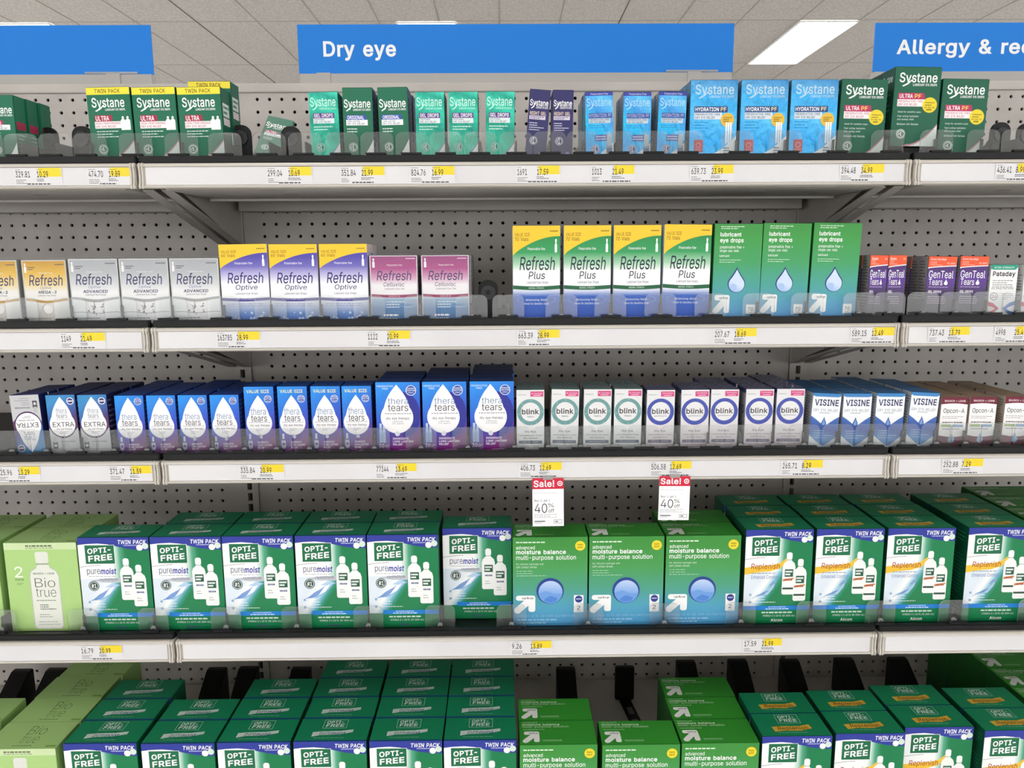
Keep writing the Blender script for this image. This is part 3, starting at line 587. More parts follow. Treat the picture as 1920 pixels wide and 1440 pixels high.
def d_gel():
    b = ramp(((0, '#1d9c86'), (.35, '#2bb598'), (.55, '#0e8d79'), (.75, '#30c3a6'), (.9, '#129883'), (1, '#3fd0b2')), (.15, .8), .3, .35, .12)
    e = [RC(0, 0, 1, 1, b)]; systane(e, '#bfe9dd', .04, .76, .92, .93)
    e += [RC(.12, .625, .85, .70, '#5b3a86'), TX('GEL DROPS', .15, .637, .8, .692, W_, .014), RC(.12, .55, .84, .625, '#dfe8ea'), TX('SOOTHING', .15, .592, .5, .617, '#41566c', .01), TX('DRY EYE RELIEF', .15, .558, .72, .583, '#41566c', .01),
          LN(.12, .44, .8, .52, 2, '#d5efe6', .35, 8)]
    e += seal(.33, .2, .16, '#a9d8cc', '#1c9a83'); swoosh(e, .3, .26, '#e9eff0', '#a07ab0'); return e
def d_night():
    e = [RC(0, 0, 1, 1, '#2b2862')]; systane(e, W_, .05, .745, .93, .86)
    e += [TX('NIGHT GEL', .08, .64, .86, .69, '#f0d9c4', .012), RC(.06, .575, .84, .63, '#d9cfe0'), LN(.1, .58, .8, .625, 2, '#3a3470', .45, 3), LN(.08, .41, .8, .54, 4, '#d8d6ea', .35, 5)]
    e += seal(.34, .27, .2, '#cfcde0', '#2b2862'); e += [EL(.75, .08, .12, '#8a86b8')]; return e
HB = lambda: ramp(((0, '#49b9ee'), (.25, '#2a9fe4'), (.5, '#1bb4e8'), (.7, '#3f97dd'), (.85, '#57b9ea'), (1, '#2e86d0')), (.25, .7), .28, .3, .14)
def d_hyd():
    e = [RC(0, 0, 1, 1, HB()), RC(0, .945, 1, 1, '#35419c'), TX('Preservative Free', .2, .957, .82, .987, '#c9cdee', .006)]; systane(e, '#9fd0ee', .05, .76, .95, .91, False)
    e += [RC(.12, .615, .96, .69, '#2f4b93'), TX('HYDRATION PF', .14, .627, .93, .682, '#a8b4e2', .012), RC(.12, .54, .9, .612, '#c3d0dc'), TX('PRESERVATIVE-FREE', .15, .58, .86, .606, '#39506e', .01), TX('DRY EYE RELIEF', .15, .545, .72, .571, '#39506e', .01),
          LN(.12, .46, .7, .52, 2, '#1a6fae', .3, 4), RC(.33, .275, .78, .37, '#4b5da8'), LN(.36, .285, .74, .36, 2, '#c8d0ee', .5, 4)]
    e += seal(.34, .155, .16, '#c9d4e4', '#3d4b92'); e += [PG([(.5, 0), (.55, .1), (1, .25), (1, 0)], '#e8eef2')]
    e += [RR(.74, .05, .96, .22, .04, '#8fa4bd'), RR(.76, .2, .94, .385, .1, '#b9c4cf'), RC(.74, .1, .96, .17, '#5f789c')]; return e
def d_hydbig():
    b = ramp(((0, '#63c2f0'), (.3, '#2aa3e6'), (.55, '#4db4ea'), (.75, '#35a7e6'), (.86, '#4f9ed2'), (1, '#2f7fb8')), (.12, .85), .28, .3, .1)
    e = [RC(0, 0, 1, 1, b)]; systane(e, '#b4d2e6', .1, .79, .92, .945)
    e += [RC(.09, .595, .80, .672, '#23457f'), TX('HYDRATION', .11, .61, .61, .66, W_, .016), TX('PF', .65, .61, .77, .66, '#ead9a0', .016), RC(.09, .508, .68, .593, '#d7e0e8'), TX('PRESERVATIVE-FREE', .11, .556, .64, .585, '#2c4568', .01), TX('DRY EYE RELIEF', .11, .516, .53, .545, '#2c4568', .01),
          LN(.1, .38, .5, .49, 3, '#1d74b4', .3, 9), PG([(.28, 0), (.45, .05), (.72, .14), (1, .3), (1, 0)], '#e6eef3')]
    e += [EL(.8, .5, .145, '#e2b93c'), LN(.71, .47, .89, .54, 3, '#7a5a12', .45, 2)]
    for q in range(3): e += [RR(.765+.048*q, .2, .80+.048*q, .47, .015, '#e9eff2')]
    e += [RC(.1, .09, .29, .25, '#c2414f'), EL(.195, .18, .06, '#d98a90'), EL(.195, .18, .04, '#c2414f'), LN(.12, .1, .27, .135, 2, '#e4b4b8', .4, 3), LN(.74, .06, .94, .16, 3, '#4a6c8a', .5, 6)]; return e
def d_upf():
    e = [RC(0, 0, 1, 1, GRD)]; systane(e, W_, .1, .775, .92, .93)
    e += [PG([(.1, .595), (.64, .595), (.69, .605), (.66, .675), (.1, .675)], '#b8265a'), TX('ULTRA', .13, .61, .42, .662, W_, .016), TX('PF', .46, .61, .6, .662, '#f0d060', .016), RC(.09, .505, .7, .595, '#f1e2e4'), TX('PRESERVATIVE-FREE', .11, .556, .65, .587, '#b04a66', .008), TX('DRY EYE RELIEF', .11, .514, .53, .545, '#b04a66', .008),
          EL(.8, .525, .16, '#ecd32a'), LN(.7, .51, .9, .57, 2, '#7a6a12', .4, 2), TX('On-the-Go', .69, .485, .91, .508, '#5a5210', .01), LN(.74, .455, .86, .478, 1, '#7a6a12', .9, 7),
          TX('Great for sensitive eyes', .12, .42, .62, .448, '#d5e6de', .004), TX('Fast acting hydration', .12, .365, .58, .393, '#d5e6de', .004), TX('and lasting relief', .12, .325, .48, .353, '#d5e6de', .004), TX('Moisture-rich formula', .12, .268, .58, .295, '#d5e6de', .004)]
    e += seal(.22, .155, .1, '#cfdad4', GRD); swoosh(e, .36, .27, '#dfe9e4', '#c98a96'); return e
def vial(x, y0, y1, w=.05, c='#f4f4f6'): return [RR(x-w/2, y0, x+w/2, y0+(y1-y0)*.62, .014, c), RR(x-w*.26, y0+(y1-y0)*.6, x+w*.26, y0+(y1-y0)*.84, .008, c), RR(x-w*.34, y0+(y1-y0)*.8, x+w*.34, y1, .01, c)]
def refresh_mid(e, prod, ink='#1f1a5e', px=(.3, .72), sub='Lubricant Eye Drops', y=0):
    e += [TX('Refresh', .14, .50+y, .89, .645+y, ink, .004, .18), TX(prod, px[0], .405+y, px[1], .485+y, ink, .002, .14), TX(sub, .29, .352+y, .75, .385+y, '#4a4672', .002, .1)]
def curve_top(e, c): e.append(PG([(0, 1), (0, .69)]+CV(lambda x: .69+.2*math.sin(min(1, x*1.02)*math.pi/2)**.8)+[(1, 1)], c))
def d_optive(top='#4f46a8', mid='#8c86c8', band='#3a3388', prod='Optive', ink='#231b66', vals='60 Vials', plus=False):
    if plus: st = ((0, '#2350b8'), (.26, '#3566c2'), (.31, '#c9d3ea'), (.35, '#eeeef2'), (.52, '#eeeff0'), (.6, '#a9d5b4'), (.72, '#2d9b58'), (.9, '#1c8a44'))
    else: st = ((0, '#2f58b0'), (.12, '#6a8ecb'), (.24, '#cdd4e6'), (.32, '#eeeef4'), (.5, '#ecebf3'), (.6, '#c2bde2'), (.72, '#6f68ba'), (.84, top))
    e = [RC(0, 0, 1, 1, ramp(st, (0, 1), .45))]; curve_top(e, '#f6c92e')
    e += [TX('VALUE SIZE', .04, .89, .36, .925, '#7a5208', .006), TX(vals, .04, .84, .33, .88, '#4a3408', .004), TX('Preservative free', .31, .745, .68, .775, '#e9e6f6', .002, .15), LN(.78, .935, .96, .95, 1, '#7a5a10', .7, 3)]+vial(.91, .72, .86)
    refresh_mid(e, prod, ink, (.33, .68) if plus else (.3, .76), y=.035 if plus else 0)
    f = lambda x: .30+.012*math.sin(x*3.1)
    if plus:
        e.append(PG(CV(lambda x: .336-.012*math.sin(x*3.1)*1)+CV(lambda x: .376-.012*math.sin(x*3.1))[::-1], '#155f3a')); e.append(TX('ORIGINAL STRENGTH', .33, .338, .66, .354, '#cfe6d6', .008))
        for q, r in enumerate((.42, .34, .26, .17)): e += [EL(.5, .22, r, '#5d84cc' if q % 2 == 0 else '#3560bc', r*.22), EL(.5, .22, r*.93, '#2f5cba', r*.2)]
        e += [TX('Moisturizing Relief', .27, .205, .72, .232, '#dfe8f6', .004, .1), TX('Great for Sensitive Eyes', .24, .165, .76, .192, '#dfe8f6', .004, .1), LN(.08, .012, .92, .04, 1, '#c5d4f0', .6, 2)]
    else:
        e.append(PG(CV(lambda x: .282-.012*math.sin(x*3.1))+CV(lambda x: .32-.012*math.sin(x*3.1))[::-1], band)); e.append(TX('LONG LASTING HYDRATION', .3, .288, .7, .305, '#d6d3ee', .008))
        e += [LN(.1, .2, .9, .25, 2, '#9aa0c4', .35, 4)]
        rr = random.Random(4)
        for q in range(16):
            x = rr.uniform(.06, .94); r = rr.uniform(.02, .055); y = rr.uniform(.03, .13)
            e += [EL(x, y, r, '#5c84c4'), EL(x-.1*r, y+.1*r, r*.8, '#93b2de'), EL(x-.25*r, y+.3*r*.5, r*.4, '#cfdcf0')]
    return e
def d_cell():
    e = [RC(0, 0, 1, 1, '#eadde8'), RC(.02, .012, .98, .988, ramp(((0, '#2a6aa8'), (.2, '#3f7fb8'), (.34, '#9fbcd6'), (.39, '#f0eef2'), (.56, '#f2eef2'), (.66, '#dda9c9'), (.8, '#b8458f'), (1, '#9c2f7c')), (0, 1), .4))]
    e += vial(.08, .82, .96)+[LN(.76, .945, .96, .965, 1, '#f0d8e8', .7, 3), TX('Preservative free', .36, .845, .68, .872, '#f4e4ee', .002, .15)]
    e += [TX('Refresh', .14, .625, .87, .775, '#4a1a6a', .004, .18), TX('Celluvisc', .28, .535, .72, .60, '#5a2a6a', .002, .14), TX('Lubricant Eye Gel', .3, .48, .72, .512, '#7a5a7a', .002, .1)]
    e += [PG(CV(lambda x: .378-.014*math.sin(x*3.1), 14, .02, .98)+CV(lambda x: .42-.014*math.sin(x*3.1), 14, .02, .98)[::-1], '#a02a64'), TX('SEVERE DRY EYE', .38, .374, .62, .394, '#f0c8dc', .01)]
    for q, r in enumerate((.36, .27, .18)): e += [EL(.78, .25, r*.5, '#8fb4d6', r*.15), EL(.78, .25, r*.45, '#3f7fb8', r*.12)]
    e += [LN(.32, .2, .72, .32, 3, '#dfeaf4', .4, 2), LN(.26, .08, .84, .115, 1, '#e8f0f6', .8, 5), LN(.16, .03, .88, .06, 1, '#e8f0f6', .7, 6)]; return e
def d_adv(gold=False):
    if gold: st = ((0, '#b9b7b4'), (.2, '#d9d7d2'), (.34, '#efece6'), (.5, '#f1eee6'), (.62, '#f3dfa0'), (.8, '#eabf3a'), (1, '#cf9a12'))
    else: st = ((0, '#c2c4c8'), (.2, '#e0e2e4'), (.34, '#f2f2f3'), (.48, '#f6f6f7'), (.62, '#dcdfe2'), (.8, '#bfc3c7'), (1, '#b4b8bd'))
    e = [RC(0, 0, 1, 1, '#dcdcda'), RC(.02, .012, .98, .985, ramp(st, (0, 1), .4))]+vial(.07, .8, .95)
    e += [LN(.12, .84, .3, .9, 2, '#3a3a4a', .4, 3), LN(.75, .92, .96, .94, 1, '#4a4a5a', .7, 3), TX('Preservative free', .36, .79, .68, .812, '#f4f4f4', .0, .15)]
    e += [TX('Refresh', .12 if not gold else .13, .60, .86 if not gold else .9, .775, '#231f63', .004, .18), TX('Optive', .37, .535, .62, .59, '#7c86b4', .0, .14),
          TX('MEGA-3' if gold else 'ADVANCED', .32 if gold else .25, .475, .74 if gold else .76, .522, '#1f1c5a', .02, .15), TX('Lubricant Eye Drops', .3, .43, .72, .46, '#5a5874', .002, .1)]
    if gold: e += [PG(CV(lambda x: .345+.02*math.cos(x*6.2), 14, .02, .98)+CV(lambda x: .385+.02*math.cos(x*6.2), 14, .02, .98)[::-1], '#c59a4a'), EL(.5, .23, .13, '#c9c7c4'), EL(.51, .235, .11, '#e6e4e0'), EL(.47, .25, .05, '#f4f3f0')]
    else:
        e += [PG(CV(lambda x: .355+.025*math.cos(x*6.2), 14, .02, .98)+CV(lambda x: .395+.02*math.cos(x*6.2), 14, .02, .98)[::-1], '#b2b3b5')]
        rr = random.Random(9)
        for q in range(26):
            a = rr.uniform(0, 6.28); L = rr.uniform(.05, .2); x, y = .5+L*math.cos(a), .24+.5*L*math.sin(a); e += [EL(x, y, rr.uniform(.015, .04), rr.choice(('#8f9296', '#c4c6c8', '#eeeeef')), rr.uniform(.006, .016), a)]
        e += [PG(CV(lambda x: .165+.012*math.sin(x*9), 14, .02, .98)+CV(lambda x: .172+.012*math.sin(x*9), 14, .02, .98)[::-1], '#77797c')]
    e += [LN(.25, .03, .8, .1, 2, '#6a6a70', .35, 6)]; return e
def d_lub():
    e = [RC(0, 0, 1, 1, ramp(((0, '#5a9bd4'), (.16, '#5aa4c8'), (.35, '#47a39a'), (.6, '#3f9f60'), (.85, '#3a9a44'), (1, '#36903e')), (0, 1), .5))]
    e += [LN(.13, .94, .64, .98, 2, '#dcefdc', .35, 3), TX('lubricant', .12, .868, .56, .912, W_, .018), TX('eye drops', .12, .795, .61, .852, W_, .018), TX('preservative free +', .12, .735, .63, .775, '#e2f1e4', .003), TX('single use vials', .12, .70, .52, .735, '#e2f1e4', .003), TX('lubricant', .12, .655, .33, .68, '#e2f1e4', .003), LN(.12, .59, .6, .635, 2, '#c6e4cc', .3, 8),
          DROP(.5, .28, .55, .185, '#20417e'), DROP(.505, .285, .525, .165, ramp(((.28, '#7fa4e2'), (.4, '#9dbdec'), (.5, '#cfe0f8')), (.25, 1), .5)), EL(.44, .34, .07, '#a9c4ee')]
    e += arrow(.04, .06, .37, .255, '#f2f2f2', '#33404a')+[RC(.73, .055, .92, .155, W_), TX('70', .77, .085, .88, .125, '#333a40', .01), LN(.79, .068, .87, .074, 1, '#555555', .8, 1)]; return e
def d_gent(tube=False):
    e = [RC(0, 0, 1, 1, ramp(((0, '#2f2433'), (.3, '#40304a'), (.46, '#4a2f6e'), (.62, '#5a2b96'), (.8, '#47226e')), (0, 1), .4))]
    e += [PG([(0, 1), (0, .80)]+CV(lambda x: .80+.045*x**.6)+[(1, 1)], '#f4f0ee'), PG([(0, 1), (0, .815)]+CV(lambda x: .815+.045*x**.6)+[(1, 1)], '#ee5b34')]
    e += [TX('Severe', .08, .925, .42, .97, '#fbe6de', .01) if tube else TX('Severe Day+Night', .07, .93, .62, .97, '#fbe6de', .008), TX('GEL' if tube else 'GEL DROPS', .66 if not tube else .8, .875 if not tube else .93, .95, .905 if not tube else .96, '#f8cdbc', .01), LN(.07, .85, .5, .92, 3, '#f8cdbc', .3, 5),
          TX('GenTeal', .05, .645, .92, .77, W_, .004), TX('Tears', .07, .53, .56, .635, W_, .004), DROP(.68, .535, .63, .065, W_), LN(.08, .49, .8, .51, 1, '#b8a0d0', .6, 3), TX('GEL' if tube else 'GEL DROPS', .08, .4, .32 if tube else .55, .445, W_, .018), LN(.08, .22, .75, .36, 4, '#c8bccc', .3, 7)]; return e
def d_pata():
    e = [RC(0, 0, 1, 1, W_), PG([(0, .92), (0, 1), (1, 1), (1, .955), (.9, .905), (.1, .905)], '#1f9a80'), TX('EXTRA STRENGTH', .12, .93, .85, .965, '#d8f0ea', .012), TX('Pataday', .08, .76, .92, .875, '#2b2b30', .026), LN(.1, .56, .88, .72, 4, '#8a8a90', .4, 3), TX('Eye Allergy Itch Relief', .08, .53, .9, .565, '#55555c', .008)]
    e += [EL(.2, .4, .14, '#4a4a50'), EL(.2, .4, .12, W_), TX('24', .12, .37, .28, .43, '#b04a50', .012), LN(.5, .33, .9, .47, 4, '#a5a5aa', .35, 4)]
    e += [PG([(0, .3), (.2, .27), (.42, .17), (.2, .07), (0, .04)], '#cf3350'), PG([(0, .22), (.16, .2), (.28, .17), (.16, .12), (0, .1)], '#e9dfe2'), PG([(1, .31), (.8, .28), (.55, .17), (.8, .06), (1, .03)], '#3a78cc'), PG([(1, .24), (.85, .21), (.7, .17), (.85, .12), (1, .09)], '#e3e8ef')]; return e
TB = lambda: ramp(((.05, '#0a84dc'), (.3, '#1173d0'), (.5, '#2a47a8'), (.68, '#3a2f8c'), (.86, '#55257c'), (1.1, '#74246e')), (.42, -.62), .32, 0, .1)
def therablend():
    return ramp(((0, '#7a1f7a'), (.16, '#56289a'), (.34, '#2d40b8'), (.55, '#1a5cd0'), (.8, '#0a7be0'), (1, '#0f8fee')), (-.28, 1.05), .3, 0, .12)
def d_thera(kind):
    top = .965 if kind != 'value' else .87
    bot = .265 if kind != 'extra' else .3
    if kind == 'extra':
        e = [RC(0, 0, 1, 1, ramp(((.36, '#5a2058'), (.5, '#3d2a72'), (.75, '#2a63b0'), (1, '#2d8ac8')), (-.35, 1.2), .35, 0, .08)), PG([(0, 0)]+[(0, .45)]+CV(lambda x: .45-.16*math.sin(x*math.pi))+[(1, 0)], '#c6c7ca'), DROP(.48, bot-.025, top, .46, '#4a1f5c'), DROP(.48, bot, top+.005, .44, '#eceaee')]
        e += [TX('thera', .3, .69, .67, .78, '#7a86a8', -.004), TX('tears', .3, .61, .67, .685, '#5a6276', -.002), LN(.28, .585, .76, .592, 1, '#8a8a98', .8, 2), TX('EXTRA', .14, .465, .88, .545, '#1c1a24', .002), TX('dry eye therapy', .26, .41, .8, .44, '#3a3744', .008), LN(.36, .345, .68, .395, 2, '#8a8894', .35, 3)]
        e += [EL(.83, .895, .125, '#e4e4ec'), EL(.83, .895, .1, '#3a3474'), LN(.74, .882, .92, .908, 1, '#e4e4ec', .9, 2)]
        e += [RC(.08, .1, .24, .22, '#4a4a52'), EL(.16, .15, .05, '#cfcfd2'), RR(.1, .2, .22, .3, .04, '#b9babd'), TX('WITH MOISTURIZING', .34, .2, .86, .225, '#4a4854', .01), LN(.34, .04, .86, .18, 4, '#8a8a92', .25, 5)]; return e
    e = [RC(0, 0, 1, 1, therablend())]
    if kind == '30': e += [PG([(.62, .8)]+[(.62+.38*math.sin(a)*1.0, .53+.33*math.cos(a)) for a in [k*math.pi/10 for k in range(0, 11)]]+[(.6, .2)], '#2b2f96')]
    e += [DROP(.47, bot, top, .435 if kind != '30' else .37, '#efedf0')]
    if kind == 'value': e += [TX('VALUE SIZE', .09, .905, .86, .955, '#e6e9a0', .016)]
    s = -.01 if kind == 'value' else 0
    if kind == '30':
        e += [TX('thera', .27, .685, .73, .775, '#5f7ea6', -.004), TX('tears', .27, .585, .73, .68, '#26242e', -.002), LN(.2, .54, .8, .56, 1, '#b0aeb8', .8, 2), TX('dry eye therapy', .22, .455, .75, .5, '#34323c', .006), TX('LUBRICANT', .36, .425, .62, .445, '#7a7884', .0), TX('EYE DROPS', .36, .395, .62, .415, '#7a7884', .0)]
        e += [TX('PRESERVATIVE', .03, .93, .4, .955, '#cfe2f6', .014), TX('FREE', .15, .895, .28, .92, '#cfe2f6', .014)]
        for q in (.09, .165): e += [RR(q-.035, .13, q+.035, .3, .02, '#9db7dc'), PG([(q-.035, .28), (q+.035, .28), (q+.02, .36), (q-.02, .36)], '#b4c8e4'), RR(q-.026, .35, q+.026, .41 if q < .1 else .37, .01, '#c5d4ea')]
        e += [TX('30', .04, .06, .155, .115, W_, .012), LN(.16, .06, .28, .105, 2, '#d9cfe4', .3, 3), DROP(.47, .225, .3, .055, '#d9dce4')]
        tx = (.36, .83)
        ty = .205
    else:
        e += [TX('thera', .2, .585+s, .71, .69+s, '#6f8db2', -.002), TX('tears', .2, .485+s, .74, .58+s, '#26242e', .0), LN(.12, .465+s, .84, .48+s, 1, '#b8b6c0', .8, 2), TX('dry eye therapy', .16, .405+s, .82, .445+s, '#4a4854', .006), LN(.36, .335+s, .62, .385+s, 2, '#9a98a4', .35, 3), DROP(.5, .215, .29, .06, '#d0d4de')]
        e += [RR(.06, .06, .2, .2, .06, '#c9cbdc'), EL(.13, .13, .05, '#5a3f90'), RR(.095, .2, .165, .29, .02, '#d9dbe6'), RC(.08, .185, .18, .21, '#5a6a9a')]
        tx = (.38, .86); ty = .175
    e += [TX('IMMEDIATE', tx[0], ty-.03, tx[0]+.36, ty, '#e9dff0', .02), TX('LONG LASTING', tx[0], ty-.072, tx[1], ty-.042, '#e9dff0', .02), TX('RELIEF', tx[0], ty-.114, tx[0]+.22, ty-.084, '#e9dff0', .02), LN(.5, .02, .9, .035, 1, '#c9a8cc', .6, 2)]
    cy = {'reg': .90, 'value': .815, '30': .88}[kind]; cr = .13 if kind != '30' else .12
    e += [EL(.8, cy, cr, '#d5dff0'), EL(.8, cy, cr*.86, '#2a4aa8'), LN(.8-cr*.8, cy+.02, .8+cr*.8, cy+.04, 1, '#d5dff0', .7, 2), TX('DOCTOR', .8-cr*.8, cy-.013, .8+cr*.8, cy+.013, '#e6ecf6', .012), LN(.8-cr*.5, cy-.04, .8+cr*.5, cy-.025, 1, '#d5dff0', .7, 2)]; return e
def d_blink(gel):
    ringc = '#3048b8' if gel else '#6fa9a8'; pk = '#e4348a'
    base = ramp(((0, '#e9d6de'), (.3, '#ece0e6'), (.6, '#eeeaee'), (1, '#efeef0')), (0, 1), .45) if gel else '#ecedee'
    e = [RC(0, 0, 1, 1, base), RC(.5, .89, .97, .975, pk), (TX('Immediate', .55, .935, .92, .962, '#fbdcec', .012) if gel else TX('$3 SAVINGS', .53, .925, .93, .957, '#fbdcec', .012)), LN(.6, .9, .88, .92, 1, '#fbdcec', .7, 2), LN(.05, .91, .35, .93, 1, '#c2c8ca', .7, 2)]
    e += [EL(.5, .635, .485, ringc), EL(.5, .64, .355, '#b9bcc4'), EL(.5, .64, .345, '#f4f3f4')]
    if not gel:
        rr = random.Random(3)
        for q in range(12):
            a = rr.uniform(0, 6.28); e += [EL(.5+.43*math.cos(a), .635+.43*.46*math.sin(a), rr.uniform(.02, .04), '#8fc0be')]
    e += [TX('blink', .19, .6, .81, .69, '#17171c', .016), TX('geltears' if gel else 'tears', .27 if gel else .38, .55, .73 if gel else .62, .577, '#5a6a80', .004), TX('Dry Eye', .3, .29, .7, .33, '#4a4a52', .012), TX('Lubricating Eye Drops', .08, .235, .92, .265, '#5a5a64', .004), TX('Moderate-Severe' if gel else 'Mild-Moderate', .24, .195, .78, .22, '#6a6a74', .006),
          RR(.07, .115, .93, .165, .04, '#4a3a6a' if gel else '#2a4a6a'), TX('Long-Lasting Relief', .2, .127, .8, .153, '#d8d4e4', .006), LN(.15, .035, .85, .09, 2, '#8a8a92', .35, 4)]; return e
def d_visine():
    e = [RC(0, 0, 1, 1, '#e9edf2'), PG([(0, 1), (0, .955), (.1, .935), (.9, .935), (1, .955), (1, 1)], '#3f86c4'), TX('VISINE', .08, .77, .93, .89, '#25295e', .022), TX('DRY EYE RELIEF', .06, .665, .93, .715, '#a2a9b8', .012), LN(.28, .63, .66, .65, 1, '#8a92a2', .6, 3)]
    e += [PG([(0, .58), (.18, .52), (.42, .425), (.58, .425), (.82, .52), (1, .58), (1, .22), (.72, .1), (.5, .03), (.28, .1), (0, .22)], ramp(((0, '#4f86cc'), (.25, '#5a96d4'), (.45, '#3a5cae'), (.6, '#3f69b8')), (.1, 1), .4, 0, .1)), DROP(.47, .4, .57, .09, '#2f57a6'), DROP(.47, .41, .53, .06, '#7fa8de'), LN(.15, .16, .8, .33, 4, '#c6d8f0', .25, 5)]; return e
def d_opcon():
    e = [RC(0, 0, 1, 1, '#efecec'), PG([(0, 1), (0, .855)]+CV(lambda x: .855+.02*math.sin(x*math.pi))+[(1, 1)], '#6e1330'), TX('BAUSCH + LOMB', .12, .905, .9, .945, '#f0d8de', .016), TX('Opcon-A', .1, .66, .9, .775, '#221e24', .006), LN(.08, .56, .92, .63, 2, '#77747a', .25, 3), LN(.1, .475, .9, .515, 1, '#5a585e', .5, 4), RC(.06, .4, .46, .45, '#a5b97e'), RC(.48, .4, .9, .45, '#8fb0d4'), LN(.12, .34, .8, .38, 1, '#9a989e', .4, 3)]
    e += [PG([(0, 0), (0, .23)]+CV(lambda x: .23-.03*math.sin(x*math.pi))+[(1, 0)], '#6a1338'), DROP(.5, .08, .28, .12, '#9dbcdc')]; return e
def d_bio():
    e = [RC(0, 0, 1, 1, '#aed384'), RC(0, .925, 1, 1, '#cfe2b0'), LN(.3, .955, .68, .975, 1, '#6a7a58', .9, 3), LN(.3, .935, .7, .948, 1, '#7a8a68', .6, 4)]
    e += [TX('2', .115, .615, .225, .735, '#eef4e4', .0), TX('PACK', .115, .575, .235, .6, '#4f6a3a', .012), LN(.13, .525, .22, .555, 2, '#4f6a3a', .3, 2)]
    e += [PG([(.34, .02), (.7, .02), (.73, .06), (.73, .62), (.7, .69), (.62, .72), (.6, .76), (.43, .76), (.41, .72), (.33, .69), (.31, .62), (.31, .06)], '#b9c7aa'), PG([(.355, .025), (.685, .025), (.715, .06), (.715, .62), (.685, .68), (.61, .715), (.59, .76), (.44, .76), (.42, .715), (.345, .68), (.325, .62), (.325, .06)], '#e3e6dc'), RR(.42, .77, .6, .9, .03, '#dfe2d8'), RC(.425, .755, .595, .768, '#9aa590')]
    e += [TX('BAUSCH + LOMB', .37, .645, .66, .667, '#4a5444', .016), TX('Bio', .38, .5, .66, .605, '#2c332a', -.014), TX('true', .38, .39, .66, .49, '#2c332a', -.014), LN(.38, .345, .66, .355, 1, '#6a7464', .8, 3), LN(.42, .24, .64, .31, 3, '#4a5444', .4, 5), LN(.4, .15, .66, .2, 2, '#8a9484', .3, 6), LN(.38, .06, .68, .12, 2, '#a5ae9c', .3, 7)]; return e
def optifree(e, x0, y0, x1, y1, c=W_, rot=.09, bold=.028):
    ym = (y0+y1)/2
    e += [TX('OPTI-', x0, ym+.012, x1-.02, y1, c, bold, .08, rot), TX('FREE', x0, y0, x1, ym-.006, c, bold, .08, rot)]
